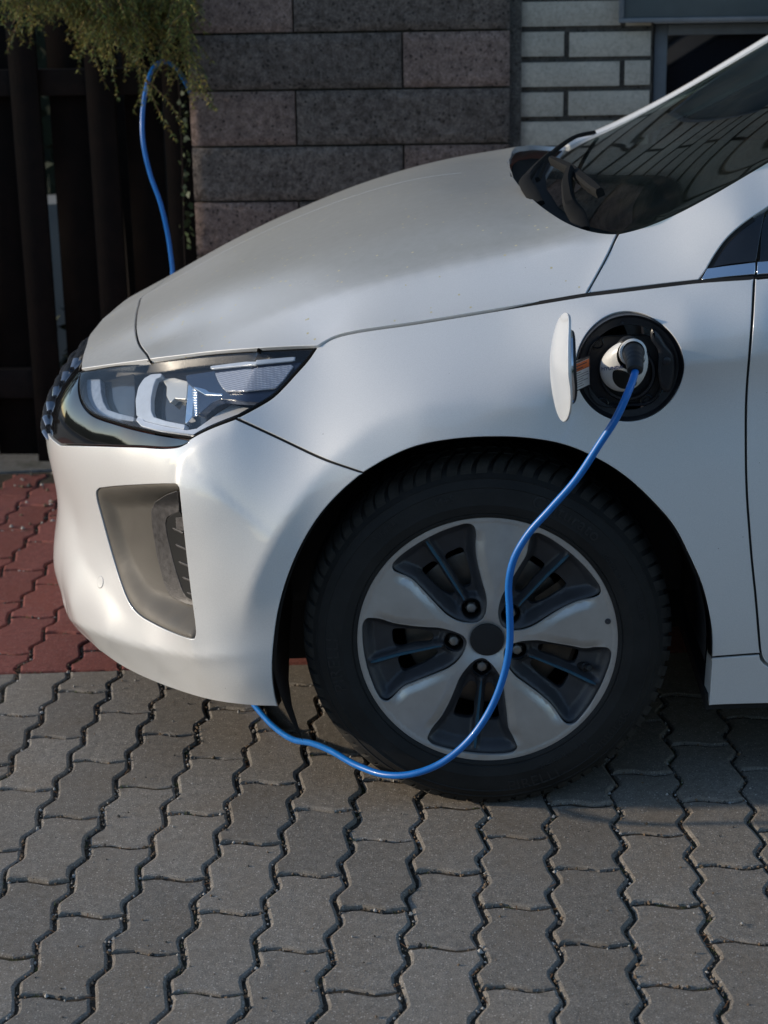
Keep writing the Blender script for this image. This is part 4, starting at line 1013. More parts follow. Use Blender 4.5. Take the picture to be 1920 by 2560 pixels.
# ------------------------------------------------------------------ car details
def px_poly(surf, pts, off=0., step=.004, smooth=False):
    """closed outline through traced points on an offset sheet"""
    if smooth: c = crom(pts, 6, True)
    else: c = np.vstack([np.linspace(pts[i], pts[(i+1) % len(pts)], 6)[:-1] for i in range(len(pts))])
    uv = surf.inv(c, off); return resample(uv, step, True)
def zl(x, y): return ((180+x/3.456)/KD, (860+y/3.456)/KD)       # enlarged views of the headlight
def zr(x, y): return ((480+x/5.184)/KD, (860+y/5.184)/KD)
def zf(x, y): return ((80+x/2.44)/KD, (1080+y/2.44)/KD)         # of the bumper corner
def zw_(x, y): return ((1240+x/4.1475)/KD, (280+y/4.1475)/KD)   # of the wipers
def zp(x, y): return ((1340+x/4.1475)/KD, (740+y/4.1475)/KD)    # of the charging port

class DSurf(Surf):
    """the same sheet, pushed in along one fixed direction"""
    def __init__(s, base, d): s.__dict__.update(base.__dict__); s.d = nrm(np.array(d, float))
    def at(s, u, v, off=0):
        P = s.fn(np.asarray(u, float), np.asarray(v, float)); return P+s.d*(np.asarray(off, float)[..., None] if np.ndim(off) else off)
LAMP = DSurf(BODY, (-.42, -.80, .42)); DUCT = DSurf(BODY, (-.70, -.71, .05))
# ---- headlight
hl_o = trace(BODY, [('px', hl_top), ('px', hl_low), ('px', hl_low2), ('px', hl_bot)], .006)
hlamp = empty('headlight', (-.5, .2, .7)); own(hlamp); hlamp.matrix_parent_inverse = CI; HLI = Matrix.Translation((-.5, .2, .7)).inverted()
def hl(o): o.parent = hlamp; o.matrix_parent_inverse = HLI; return o
M['housing'] = simple('headlight_housing', (.020, .022, .028), .22, coat=.4, var=.2, scale=40)
M['navy'] = simple('navy_headlight_bezel', (.018, .026, .055), .18, coat=.5)
M['drl'] = simple('frosted_light_guide', (.56, .60, .66), .14, coat=.6, var=.06, scale=60)
M['smoke'] = simple('smoked_lens_cover', (.035, .034, .032), .12, coat=.5, var=.3, scale=120)
def reflector():
    m, nt, b = newmat('dotted_side_reflector'); v = coords(nt)
    vo = N(nt, 'ShaderNodeTexVoronoi'); vo.inputs['Scale'].default_value = 420; vo.inputs['Randomness'].default_value = .0; lk(nt, v, vo.inputs['Vector'])
    lk(nt, ramp(nt, vo.outputs['Distance'], [(.25, (.75, .76, .80)), (.55, (.30, .31, .36))]).outputs[0], b.inputs['Base Color']); b.inputs['Roughness'].default_value = .22
    b.inputs['Metallic'].default_value = .3
    bp = N(nt, 'ShaderNodeBump'); bp.inputs['Distance'].default_value = .001; bp.inputs['Strength'].default_value = .6; lk(nt, vo.outputs['Distance'], bp.inputs['Height']); lk(nt, bp.outputs[0], b.inputs['Normal']); return m
M['reflector'] = reflector()
M['silver'] = simple('bright_silver_trim', (.9, .91, .93), .18, metal=.3, var=.04, scale=25)
M['trim_seal'] = simple('matte_black_seal', (.008, .008, .008), .9, spec=.1)
M['guide'] = simple('clear_light_guide', (.27, .30, .35), .12, coat=.6, var=.2, scale=90)
M['bowl'] = simple('bright_reflector', (.78, .75, .68), .25, metal=.35)
hl(panel('lens', BODY, hl_o, M['lens'], car, [], .012, gap=.0035, flange=0, off=-.0015))
def cup(name, surf, uv, d0, d1, mat, parent_fn, shrink=.0):
    """open dish behind an outline: side wall and floor"""
    a = surf.at(*uv.T, -d0); u2 = inset(uv, shrink); UV, F = triangulate(u2, [], .016); fl = surf.at(*UV.T, -d1); b = surf.at(*u2.T, -d1); n = len(a)
    v = list(a)+list(b)+list(fl); f = [(i, (i+1) % n, n+(i+1) % n, n+i) for i in range(n)]+[tuple(2*n+k for k in q) for q in F]
    return parent_fn(mesh_obj(name, v, f, mat, car, True, sharp=40))
cup('housing', LAMP, inset(hl_o, .006), .003, .055, M['housing'], hl, .004)
seal_in = inset(hl_o, .0048)
hl(panel('seal', BODY, hl_o, M['trim_seal'], car, [seal_in], .02, gap=.0015, flange=.006, off=-.0022))
def hpiece(name, pts, off, mat, smooth=False, step=.005, flange=.012, z=zl, tilt=0.):
    uv = px_poly(LAMP, [z(*p) for p in pts], -off, .004, smooth)
    z0 = uv[:, 1].min(); fnt = (lambda q: -tilt*(q[:, 1]-z0)) if tilt else None
    return hl(panel(name, LAMP, uv, M[mat], car, [], step, gap=0, flange=flange, off=-off, roll=.002, offn=fnt))
hpiece('bezel', [(985, 272), (1300, 225), (1900, 165), (2140, 160), (2050, 330), (1880, 465), (1700, 505), (1290, 470), (1210, 500), (1095, 600), (1085, 400), (1000, 330)], .017, 'navy')
hpiece('chrome_sweep', [(545, 590), (600, 668), (780, 712), (960, 742), (1030, 722), (1090, 650), (1160, 560), (1240, 482), (1320, 448), (1500, 436), (1860, 425), (1900, 440), (1760, 500), (1400, 640), (1200, 712), (1060, 775), (980, 795), (800, 762), (600, 705), (540, 650)], .006, 'silver', flange=.02, tilt=.8)
hpiece('light_guide', [(112, 312), (238, 308), (244, 420), (262, 500), (300, 572), (400, 606), (530, 636), (530, 662), (400, 645), (240, 605), (160, 560), (128, 480)], .018, 'guide')
hpiece('projector_frame', [(560, 610), (552, 480), (575, 370), (620, 300), (680, 265), (770, 258), (768, 276), (722, 296), (698, 360), (676, 470), (676, 580), (700, 636), (800, 668), (970, 702), (965, 728), (780, 694), (610, 652)], .014, 'drl', flange=.010)
hpiece('projector_lens', [(715, 315), (800, 320), (980, 345), (978, 690), (800, 655), (700, 628), (682, 560), (690, 420)], .034, 'smoke')
hpiece('cover_lens', [(262, 330), (530, 262), (540, 420), (535, 628), (330, 580), (280, 500)], .036, 'smoke')
hpiece('reflector_bowl', [(770, 300), (860, 290), (978, 322), (978, 470), (880, 462), (850, 500), (815, 440), (812, 360)], .020, 'bowl', tilt=.2)
hpiece('chrome_post', [(978, 340), (1012, 350), (1026, 470), (1028, 620), (980, 685)], .016, 'chrome', tilt=.2)
for k in range(11):
    y = 385+k*22; hpiece('rib', [(1036, y), (1082, y+3), (1082, y+10), (1036, y+7)], .022, 'satin_chrome', step=.01, flange=.004)
hpiece('chrome_flick', [(995, 330), (1060, 318), (1120, 380), (1180, 418), (1290, 428), (1290, 438), (1150, 432), (1070, 385)], .014, 'satin_chrome', tilt=.5)
hpiece('side_reflector', [(305, 380), (700, 330), (1290, 275), (1302, 290), (1180, 460), (1075, 565), (700, 600), (450, 600), (400, 562), (340, 465)], .010, 'reflector', z=zr, flange=.004)
hpiece('side_strip', [(240, 290), (800, 218), (1330, 172), (1320, 205), (900, 245), (250, 312)], .008, 'drl', z=zr, flange=.004)

# ---- gloss black mask and grille
nl_s = BODY.inv([(172, 800)])[0]
gtop = [(SC, .732), (SC+.12, .732), (SC+.24, .730), (SC+.34, .726)]
mask_o = trace(BODY, [('uv', top_edge[::4]), ('uv', [top_edge[-1], (SC+.2, top_edge[-1][1]), (SC, top_edge[-1][1])]), ('uv', [(SC, top_edge[-1][1]), (SC, .732)]), ('uv', gtop+[nl_s]), ('px', hl_bot[::-1]), ('px', [(411, 947), (405, 955)])], .008)
mask = own(panel('grille_mask', BODY, mask_o, M['black_gloss'], car, [], .012, off=-.003)); mirror_obj(mask)
grille = empty('grille', (-.85, .88, .6)); own(grille); GI = Matrix.Translation((-.85, .88, .6)).inverted()
M['slat'] = simple('satin_grey_grille_slat', (.30, .31, .33), .22, metal=.85, var=.1, scale=40)
for k, z in enumerate((.588, .612, .636, .660, .684, .705)):
    a = SC+.40-.02*k; s_ = np.linspace(a, 2*SC-a, 50)
    P = BODY.at(s_, np.full(50, z), .002); P[0] = BODY.at(np.array([a]), np.array([z-.01]), -.004)[0]; P[-1] = BODY.at(np.array([2*SC-a]), np.array([z-.01]), -.004)[0]
    b_ = MB().tube(P, .0080, 10, squash=.42, upd=(0, 0, 1)).build('slat', M['slat'], grille); b_.matrix_parent_inverse = GI

# ---- air-curtain duct in the bumper
fr_mid = BODY.inv([(402, 1210)])[0]
fl_ = np.array([BODY.inv(crom([(211, 1066), (222, 1125), (240, 1190), (262, 1260), (285, 1308)], 6)), ])[0]; fr_ = BODY.inv(crom([(386, 1062), (392, 1120), (402, 1210), (412, 1290), (420, 1360)], 6))
fog_ext = fog_uv.copy(); s0 = np.interp(fog_ext[:, 1], fr_[::-1, 1], fr_[::-1, 0]); right = fog_ext[:, 0] > s0-.006
FOGB = np.vstack([BODY.inv(crom([(378, 1047), (350, 1047), (300, 1049), (250, 1052), (215, 1056), (209, 1066), (222, 1125), (240, 1190), (262, 1260), (280, 1302), (300, 1326), (335, 1347), (380, 1368), (408, 1378)], 4)), fr_mid+[.3, 0]])
_distpoly = distpoly
def distpoly_open(Q, P):
    d = np.full(len(Q), 1e9)
    for a, b in zip(P[:-2], P[1:-1]):
        ab = b-a; t = np.clip(((Q-a) @ ab)/max(ab @ ab, 1e-18), 0, 1); d = np.minimum(d, np.linalg.norm(Q-(a+t[:, None]*ab), axis=1))
    return d
def fog_depth(q):
    sl0 = np.interp(q[:, 1], fl_[::-1, 1], fl_[::-1, 0]); sr0 = np.interp(q[:, 1], fr_[::-1, 1], fr_[::-1, 0])
    t = np.clip((q[:, 0]-sl0)/(sr0-sl0), 0, 1.); sm = np.clip(distpoly_open(q, FOGB)/.045, 0, 1); sm = sm*sm*(3-2*sm)
    return -(.003+.060*(.25*t+.75*t**2)*sm+.012*sm)
fog_wide = fog_uv.copy(); fog_wide[right, 0] += .03
duct = own(panel('air_duct', DUCT, fog_wide, M['taupe'], car, [], .006, gap=-.001, flange=0, offn=fog_depth))
def dpiece(name, pts, lift, mat, smooth=False, parent=None):
    g = np.array([zf(*p) for p in pts]); g = crom(g, 4, True) if smooth else np.vstack([np.linspace(g[i], g[(i+1) % len(g)], 5)[:-1] for i in range(len(g))])
    uv0 = DUCT.inv(g, -.05)
    for _ in range(3): uv0 = DUCT.inv(g, fog_depth(uv0)+lift)
    uv0 = resample(uv0, .004, True)
    o = panel(name, DUCT, uv0, M[mat], car, [], .006, gap=0, flange=.012, roll=.0015, offn=lambda q: fog_depth(q)+lift); o.parent = duct; o.matrix_parent_inverse = Matrix(); return o
dpiece('duct_frame', [(885, 362), (820, 385), (750, 430), (725, 480), (728, 560), (755, 740), (800, 920), (850, 1070), (930, 1170), (975, 1200), (935, 1080), (895, 950), (850, 780), (818, 640), (806, 560), (815, 520), (850, 500), (888, 485)], .009, 'frame_grey')
dpiece('duct_slot_shade', [(888, 490), (850, 508), (822, 530), (814, 570), (826, 650), (858, 790), (902, 950), (930, 1060), (955, 1150), (985, 1225), (1035, 1250), (1015, 1080), (985, 900), (960, 700), (940, 560)], .010, 'void')  # black sheet over the duct in place of the shade inside the inlet
for y0, x0 in ((590, 850), (690, 866), (795, 884), (890, 903), (985, 922), (1080, 946)):
    dpiece('fin', [(x0, y0), (x0+60, y0+30), (x0+60, y0+34), (x0+3, y0+6)], .014, 'frame_grey')
for q in range(9):
    y0 = 530+q*9; dpiece('mesh_rib', [(868+q*.5, y0), (915, y0-3), (915, y0), (868+q*.5, y0+3)], .013, 'frame_grey')
# parking sensor
scn = BODY.inv([zf(418, 916)])[0]; aa = np.linspace(0, 2*math.pi, 33)[:-1]; ring_ = np.stack([scn[0]+.0098*np.cos(aa), scn[1]+.0098*np.sin(aa)], 1)
sens = own(panel('parking_sensor', BODY, ring_, M['paint'], car, [], .004, gap=.0, flange=.003, off=.0012))
ring2 = np.stack([scn[0]+.0112*np.cos(aa), scn[1]+.0112*np.sin(aa)], 1)
o = panel('sensor_ring', BODY, ring2, M['seal'], car, [], .004, gap=0, flange=0, off=.0006); o.parent = sens; o.matrix_parent_inverse = Matrix()

# ------------------------------------------------------------------ front wheel
WC = (0, 0, .311)
MWH = Matrix(((1, 0, 0, WC[0]), (0, 0, -1, WC[1]), (0, 1, 0, WC[2]), (0, 0, 0, 1)))      # local z points out of the car
wheel = empty('front_wheel'); wheel.parent = car; wheel.matrix_parent_inverse = CI; wheel.matrix_basis = MWH
def wpart(o, p=None, rot=0.): o.parent = p or wheel; o.matrix_parent_inverse = Matrix(); o.matrix_basis = Matrix.Rotation(rot, 4, 'Z'); return o
prof = [(.2190, -.006), (.2215, .003), (.2240, .0055), (.2275, .0065), (.2290, .0055), (.2310, .0085), (.246, .0128), (.2475, .0122), (.262, .0126), (.2740, .0098), (.2755, .0108), (.2780, .0088), (.288, .0025), (.2895, .0030), (.2915, .0000), (.298, -.0055), (.303, -.012), (.3075, -.021), (.310, -.034), (.3110, -.06), (.3113, -.10), (.311, -.14), (.307, -.165), (.297, -.18), (.26, -.19), (.22, -.185)]
tyre_mb = MB().lathe(prof, 144)
NL = 74; pit_ = 2*math.pi/NL
def lug(a0, a1, prf, sk, base):
    v = []; f = []; m = len(prf); na = 3
    for q in range(na+1):
        for r, h in prf: a = a0+(a1-a0)*q/na+sk*(h-prf[0][1]); v.append((r*math.cos(a), r*math.sin(a), h))
    for q in range(na):
        for k in range(m-1): f.append((q*m+k, (q+1)*m+k, (q+1)*m+k+1, q*m+k+1))
    n0 = len(v)
    for q in (0, na):
        for r, h in prf: a = a0+(a1-a0)*q/na+sk*(h-prf[0][1]); v.append(((r-base)*math.cos(a), (r-base)*math.sin(a), h))
    for k in range(m-1):
        f.append((k, k+1, n0+k+1, n0+k)); f.append((na*m+k, n0+m+k, n0+m+k+1, na*m+k+1))
    tyre_tread.add(v, f)
tyre_tread = MB()
for k in range(NL):
    a = k*pit_; wob = .06*pit_*math.sin(k*2.1)
    lug(a+wob, a+pit_*.70+wob, [(.2965, -.0040), (.3045, -.0085), (.3095, -.0145), (.3135, -.0235), (.3155, -.034), (.3160, -.055), (.309, -.0555)], 1.1, .010)
    for h0, h1, sk in ((-.062, -.092, 1.1), (-.098, -.130, -1.1), (-.136, -.165, -1.1)):
        lug(a+pit_*.3, a+pit_*.94, [(.309, h0), (.316, h0-.001), (.316 if h1 > -.16 else .311, h1), (.309, h1-.001)], sk, .006)
def flatten(mb):
    out = []
    for x, y, z in mb.v:
        if y < -.3095: y = -.3095-(abs(y)-.3095)*.05; z = z+(.004 if z > -.09 else -.004)*max(0, 1-abs(x)/.09)
        out.append((x, y, z))
    mb.v = out
flatten(tyre_mb); flatten(tyre_tread)
tyre = wpart(tyre_mb.build('tyre', M['rubber'], None, True, 30))
wpart(tyre_tread.build('tread', M['tread'], None, True, 30), tyre)
FONT = bpy.data.fonts.load('<builtin>') if '<builtin>' in bpy.data.fonts else None
def text_mesh(txt, size, depth=.0006, bold=0.):
    cu = bpy.data.curves.new('txt', 'FONT'); cu.body = txt; cu.size = size; cu.extrude = depth; cu.align_x = 'CENTER'; cu.align_y = 'CENTER'; cu.offset = bold; cu.resolution_u = 3; cu.space_character = 1.08
    ob = bpy.data.objects.new('txt', cu); col.objects.link(ob); bpy.context.view_layer.update()
    dg_ = bpy.context.evaluated_depsgraph_get(); me = ob.evaluated_get(dg_).to_mesh(); v = [tuple(q.co) for q in me.vertices]; f = [tuple(p.vertices) for p in me.polygons]
    ob.evaluated_get(dg_).to_mesh_clear(); bpy.data.objects.remove(ob); return v, f
M['rubber_text'] = simple('moulded_rubber_lettering', (.024, .0235, .023), .6, spec=.35)
def side_text(txt, r, mid, size, upright=True, lift=.0125):
    v, f = text_mesh(txt, size); out = []
    for x, y, z in v:
        rr = r+(y if upright else -y); a = mid-(x/r if upright else -x/r)
        h = np.interp(rr, [p[0] for p in prof[:17]], [p[1] for p in prof[:17]]); out.append((rr*math.cos(a), rr*math.sin(a), h+.0004+z))
    wpart(mesh_obj('lettering', out, f, M['rubber_text'], None, False), tyre)
D = math.radians
side_text('Cinturato', .262, D(57), .030); side_text('PIRELLI', .262, D(186), .030); side_text('205/55 R16 91H', .246, D(300), .013, False); side_text('PIRELLI', .268, D(285), .028, False); side_text('M+S', .262, D(103), .018)
side_text('DOT 93 TT 1E15', .250, D(28), .010); side_text('TUBELESS', .264, D(12), .011); side_text('Cinturato', .266, D(320), .024, False); side_text('WINTER', .263, D(128), .013)
# alloy face
POCK = np.array([(34, -4), (38, -17), (50, -29), (71, -41), (96, -48), (120, -55), (148, -66), (178, -84), (190, -86), (199, -78), (204, -62), (209, -34), (211, 0), (209.5, 28), (206, 52), (200, 67), (191, 71), (176, 64), (159, 53.5), (135, 48), (100, 41), (75, 35), (52, 22), (38, 6)])/1000.
pk = resample(crom(POCK, 6, True), .0035, True)
def rot2(P, a): c, s = math.cos(a), math.sin(a); return np.stack([P[:, 0]*c-P[:, 1]*s, P[:, 0]*s+P[:, 1]*c], 1)
PA = [D(263-1+72*k) for k in range(5)]; pockets = [rot2(pk, a) for a in PA]
def circ(r, n, cx=0, cy=0): a = np.linspace(0, 2*math.pi, n+1)[:-1]; return np.stack([cx+r*np.cos(a), cy+r*np.sin(a)], 1)
def sheet(outer, holes, step, wf, walls, thick=.03):
    UV, F = triangulate(outer, holes, step); V = np.c_[UV, wf(UV)]; e = 5e-4
    dx = (wf(UV+[e, 0])-wf(UV-[e, 0]))/(2*e); dy = (wf(UV+[0, e])-wf(UV-[0, e]))/(2*e); NN = nrm(np.stack([-dx, -dy, np.ones(len(UV))], 1))
    V = list(V); NN = list(NN); fs = [tuple(q) for q in F]
    for k, h in enumerate([outer]+list(holes)):
        if k not in walls: continue
        T = nrm(np.roll(h, -1, axis=0)-np.roll(h, 1, axis=0)); O = np.stack([T[:, 1], -T[:, 0]], 1)*(1 if area2(h) > 0 else -1)*(1 if k == 0 else -1)
        n0 = len(V); n = len(h); z = wf(h)
        for dz, oo, nz in ((0, 0, .8), (-.0016, .0010, .25), (-thick, -.002 if k else 0, 0)):
            for q in range(n): V.append((h[q, 0]+O[q, 0]*oo, h[q, 1]+O[q, 1]*oo, z[q]+dz)); NN.append(nrm(np.array([O[q, 0], O[q, 1], nz])))
        for r in range(2):
            for q in range(n):
                j = (q+1) % n; a_ = (n0+r*n+q, n0+(r+1)*n+q, n0+(r+1)*n+j, n0+r*n+j)
                if k: a_ = a_[::-1]
                if area2(h) < 0: a_ = a_[::-1]
                fs.append(a_)
    return V, fs, NN
def face_w(q):
    r = np.hypot(q[:, 0], q[:, 1]); d = np.full(len(q), 1e9)
    for p in pockets:
        c = p.mean(0); m = np.hypot(*(q-c).T) < .14
        if m.any(): d[m] = np.minimum(d[m], _distpoly(q[m], p))
    # the shoulders of the spokes fall away towards the pockets
    side = np.clip(1-d/.016, 0, 1); outw = np.clip((r-.05)/.09, 0, 1)*np.clip((.2-r)/.02, 0, 1)
    dish = .0035*np.cos((r-.125)/.10*1.5)-.012*np.clip((.075-r)/.05, 0, 1)**1.5
    return dish-.0075*side**1.4*outw+.0015*np.clip((r-.2115)/.004, 0, 1)
V_, F_, N_ = sheet(circ(.2205, 200), [circ(.0290, 48)]+pockets, .0040, face_w, (0, 1, 2, 3, 4, 5, 6), .012)
rim = wpart(mesh_obj('rim', V_, F_, M['alloy'], None, True, N_))
# charcoal inserts
bolt_r = .0572; hole = circ(.0172, 36, bolt_r, -.003)
slotA = resample(crom([(.093, -.009), (.090, -.020), (.105, -.031), (.135, -.040), (.156, -.043), (.160, -.030), (.158, -.011), (.125, -.009)], 5, True), .003, True); slotB = slotA*[1, -.86]+[0, -.001]
def ins_w(q):
    d = _distpoly(q, pk); sm = np.clip(d/.020, 0, 1); sm = sm*sm*(3-2*sm)
    out = np.clip((q[:, 0]-.155)/.055, 0, 1)
    base = -.011-.026*sm*(1-.55*out)
    fin = np.exp(-(np.abs(q[:, 1]+.002)/.0060)**2.5)*np.clip((q[:, 0]-.07)/.012, 0, 1)
    boss = np.clip(1-(np.hypot(q[:, 0]-bolt_r, q[:, 1]+.003)-.0185)/.010, 0, 1); boss = boss*boss*(3-2*boss)
    return base+fin*(.017*sm)*(1-.2*out)+boss*.010*sm
V_, F_, N_ = sheet(inset(pk, .0006), [hole, slotA, slotB], .0045, ins_w, (1, 2, 3), .02)
ins0 = mesh_obj('spoke_insert', V_, F_, M['pocket'], None, True, N_)
bl = MB(); xs = np.linspace(.079, .2035, 14); lw = np.interp(xs, [.079, .10, .19, .2035], [.0009, .0022, .0030, .0016]); zz_ = ins_w(np.stack([xs, xs*0-.002], 1))
bl.add([(x, -.002-l, z+.0002) for x, l, z in zip(xs, lw, zz_)]+[(x, -.002-l*.8, z+.0022) for x, l, z in zip(xs, lw, zz_)]+[(x, -.002+l*.8, z+.0022) for x, l, z in zip(xs, lw, zz_)]+[(x, -.002+l, z+.0002) for x, l, z in zip(xs, lw, zz_)],
       [(r*14+i, r*14+i+1, (r+1)*14+i+1, (r+1)*14+i) for r in range(3) for i in range(13)])
bl0 = bl.build('accent_line', M['blue_line'], None)
well = MB().lathe([(.0172, -.020), (.0168, -.052), (.0005, -.052)], 32, Matrix.Translation((bolt_r, -.003, 0))).build('bolt_well', M['void'], None)
bt = MB(); hexp = [(.0100, -.051), (.0100, -.030), (.0092, -.0285), (.0060, -.0262), (.0005, -.0255)]
bt.lathe([(.0130, -.051), (.0130, -.044), (.0105, -.042)], 24, Matrix.Translation((bolt_r, -.003, 0)))
hx = []
for r, h in ((.0112, -.046), (.0112, -.031), (.0098, -.0275)):
    for q in range(6): hx.append((bolt_r+r*math.cos(q*math.pi/3), -.003+r*math.sin(q*math.pi/3), h))
bt.add(hx, [(r*6+q, r*6+(q+1) % 6, (r+1)*6+(q+1) % 6, (r+1)*6+q) for r in range(2) for q in range(6)]+[tuple(range(12, 18))])
bt.lathe([(.0092, -.0276), (.0075, -.0252), (.004, -.0240), (.0003, -.0237)], 20, Matrix.Translation((bolt_r, -.003, 0)))
bt0 = bt.build('wheel_bolt', M['bolt'], None, True, 25)
protos = (ins0, bl0, well, bt0)
for k, a in enumerate(PA):
    own_i = None
    for o in protos:
        c = o if k == 0 else o.copy()
        if k: col.objects.link(c)
        if o is ins0: wpart(c, rim, a); own_i = c
        else:
            c.parent = own_i if o is not bt0 else rim; c.matrix_parent_inverse = Matrix(); c.matrix_basis = Matrix.Rotation(a, 4, 'Z') if o is bt0 else Matrix()
wpart(MB().lathe([(.0288, -.016), (.0288, -.0065), (.0278, -.0048), (.02, -.0040), (.0003, -.0037)], 48).build('centre_cap', M['black'], None, True, 40), rim)
wpart(MB().lathe([(.2195, .0015), (.2130, -.010), (.2080, -.02), (.2060, -.06), (.200, -.10), (.200, -.18)], 96).build('barrel', M['pocket'], None, True, 30), rim)
wpart(MB().lathe([(.0052, .0), (.0050, .0028), (.0003, .0030)], 20, Matrix.Translation((.2045, .0275, float(face_w(np.array([[.2045, .0275]]))[0])-.0012))).build('balance_dot', M['pocket'], None), rim)
vp = (Matrix.Rotation(PA[1]+0, 4, 'Z').inverted() @ Vector((0, 0, 0)))
pv = (MWH.inverted() @ Vector(atY((860+1412/2.304)/KD, (1260+938/2.304)/KD, .018)))
vs = MB().lathe([(.0085, -.03), (.0082, -.012), (.0058, -.011), (.0058, .000), (.0045, .001), (.0003, .001)], 20, Matrix.Translation((pv.x, pv.y, -.012)) @ Matrix.Rotation(.5, 4, (-.4, 1, 0)))
wpart(vs.build('valve', M['black'], None), rim)
bd = MB().lathe([(.142, -.082), (.142, -.07), (.138, -.068), (.082, -.068), (.080, -.055), (.035, -.053), (.035, -.08)], 72)
wpart(bd.build('brake_disc', M['disc'], None, True, 30))
cal = MB(); cal.lathe([(.100, -.060), (.100, -.050), (.150, -.048), (.158, -.055), (.158, -.11)], 20, None, a0=D(-32), a1=D(34)); wpart(cal.build('brake_caliper', M['rust'], None, True, 30))
wpart(MB().lathe([(.085, -.115), (.06, -.10), (.03, -.09)], 40).build('hub_carrier', M['rust'], None, True, 30))
wpart(MB().lathe([(.199, -.17), (.150, -.175), (.08, -.165), (.03, -.16)], 48).build('splash_shield', M['void'], None, True, 30))
# the twin on the far side
def copy_tree(o, parent):
    c = o.copy(); col.objects.link(c); c.parent = parent; c.matrix_parent_inverse = o.matrix_parent_inverse.copy()
    for ch in list(o.children): copy_tree(ch, c)
    return c
w2 = copy_tree(wheel, car); w2.matrix_basis = Matrix(((-1, 0, 0, 0), (0, 0, 1, 2*YC), (0, 1, 0, .311), (0, 0, 0, 1)))

# ---- wheel-arch liner, floor pan and an added light-blocking box
lin = MB(); ny, na = 8, 60; v = []
ys = np.linspace(-.022, .33, ny)
for j, y in enumerate(ys):
    zend = np.interp(y, [-.022, .05, .33], [.150, .215, .28]); r = .362-.0*y
    a_end = math.pi+math.asin(np.clip((.318-zend)/r, -1, 1))
    for i in range(na+1):
        a = D(-8)+(a_end-D(-8))*i/na; v.append((r*math.cos(a)*1.012, y, .318+r*math.sin(a)))
f = [(j*(na+1)+i, j*(na+1)+i+1, (j+1)*(na+1)+i+1, (j+1)*(na+1)+i) for j in range(ny-1) for i in range(na)]
lin.add(v, f); n0 = [(ny-1)*(na+1)+i for i in range(na+1)]; lin.f.append(tuple(n0))
liner = own(lin.build('arch_liner', M['black'], None, True, 60))
# lip flange that joins the liner to the arch edge
for nm, pts in (('arch_lip', arch_r), ('arch_lip', arch_l)):
    c = resample(BODY.inv(crom(pts, 6)), .008); a = BODY.at(*c.T, -.002); ctr = np.array([0, 0, .318]); d = nrm((ctr-a)*[1, 0, 1]); b = a+d*.004+np.array([0, .02, 0]); e = b+np.array([0, .03, 0])-d*.006; n = len(a)
    own(mesh_obj(nm, list(a)+list(b)+list(e), [(r*n+i, r*n+i+1, (r+1)*n+i+1, (r+1)*n+i) for r in range(2) for i in range(n-1)], M['black'], car))
lo_ = MB().box((-.55, .40, .185), (-.30, 1.36, .20)).box((.37, .02, .16), (2.4, 1.74, .19)).box((-.32, .34, .19), (.37, 1.42, .23)); own(lo_.build('floor_pan', M['void'], car, False))
inn = MB().box((-.60, .36, .15), (.30, 1.40, .70)); own(inn.build('bay_light_block', M['void'], car, False))  # solid dark box added to block light under the bonnet and behind the arch

# ------------------------------------------------------------------ charging port
pc = BODY.at(np.array([port_c[0]]), np.array([port_c[1]]))[0]
MP = Matrix(((1, 0, 0, pc[0]), (0, .08, -.997, -.030), (0, .997, .08, pc[2]), (0, 0, 0, 1)))     # local x right, y up, z out of the flank
port = empty('charging_port'); port.parent = car; port.matrix_parent_inverse = CI; port.matrix_basis = MP
def pp_(o, p=None): o.parent = p or port; o.matrix_parent_inverse = Matrix(); return o
bowl_ring = inset(port_ring, -.0015); b0 = BODY.at(*bowl_ring.T, -.003); MPi = MP.inverted()
loc0 = np.array([tuple(MPi @ Vector(p)) for p in b0]); nR = len(loc0); vv = [tuple(p) for p in loc0]
for sc_, z_ in ((.985, -.016), (.93, -.024), (.80, -.0255)): vv += [(p[0]*sc_, p[1]*sc_, z_) for p in loc0]
ff_ = [(r*nR+i, r*nR+(i+1) % nR, (r+1)*nR+(i+1) % nR, (r+1)*nR+i) for r in range(3) for i in range(nR)]
pp_(mesh_obj('port_bowl', vv, ff_, M['port'], None, True, sharp=40))
def rrect(w_, h_, r, n=8, cx=0, cy=0):
    o = []
    for sx, sy, a0 in ((1, 1, 0), (-1, 1, 90), (-1, -1, 180), (1, -1, 270)):
        for k in range(n+1): a = D(a0+90*k/n); o.append((cx+sx*(w_/2-r)+r*math.cos(a), cy+sy*(h_/2-r)+r*math.sin(a)))
    return np.array(o)
def prism(mb, P, levels):
    """stack of scaled outlines: (inset, z); last level closed"""
    v = []; n = len(P)
    for d, z in levels: v += [(x, y, z) for x, y in (inset(P, d) if d else P)]
    f = [(r*n+i, r*n+(i+1) % n, (r+1)*n+(i+1) % n, (r+1)*n+i) for r in range(len(levels)-1) for i in range(n)]; f.append(tuple((len(levels)-1)*n+i for i in range(n)))
    mb.add(v, f); return mb
pl_o = resample(np.vstack([rrect(.118, .116, .034, 8, -.006, -.004)]), .004, True)
pp_(prism(MB(), pl_o, [(0, -.020), (0, -.026), (.003, -.0285), (.0035, -.040)]).build('port_plate', M['port'], None, True, 40))
rm = resample(crom([(.038, .062), (.050, .052), (.060, .036), (.072, .020), (.073, -.012), (.062, -.040), (.052, -.036), (.046, -.010), (.047, .026), (.036, .046)], 6, True), .004, True)
pp_(prism(MB(), rm, [(0, -.026), (.0, -.016), (.003, -.013), (.006, -.0125)]).build('latch_housing', M['port'], None, True, 40))
pp_(MB().lathe([(.0065, -.0125), (.0065, -.009), (.004, -.008), (.0003, -.008)], 24, Matrix.Translation((.060, .010, 0))).build('latch_pin', M['port'], None))
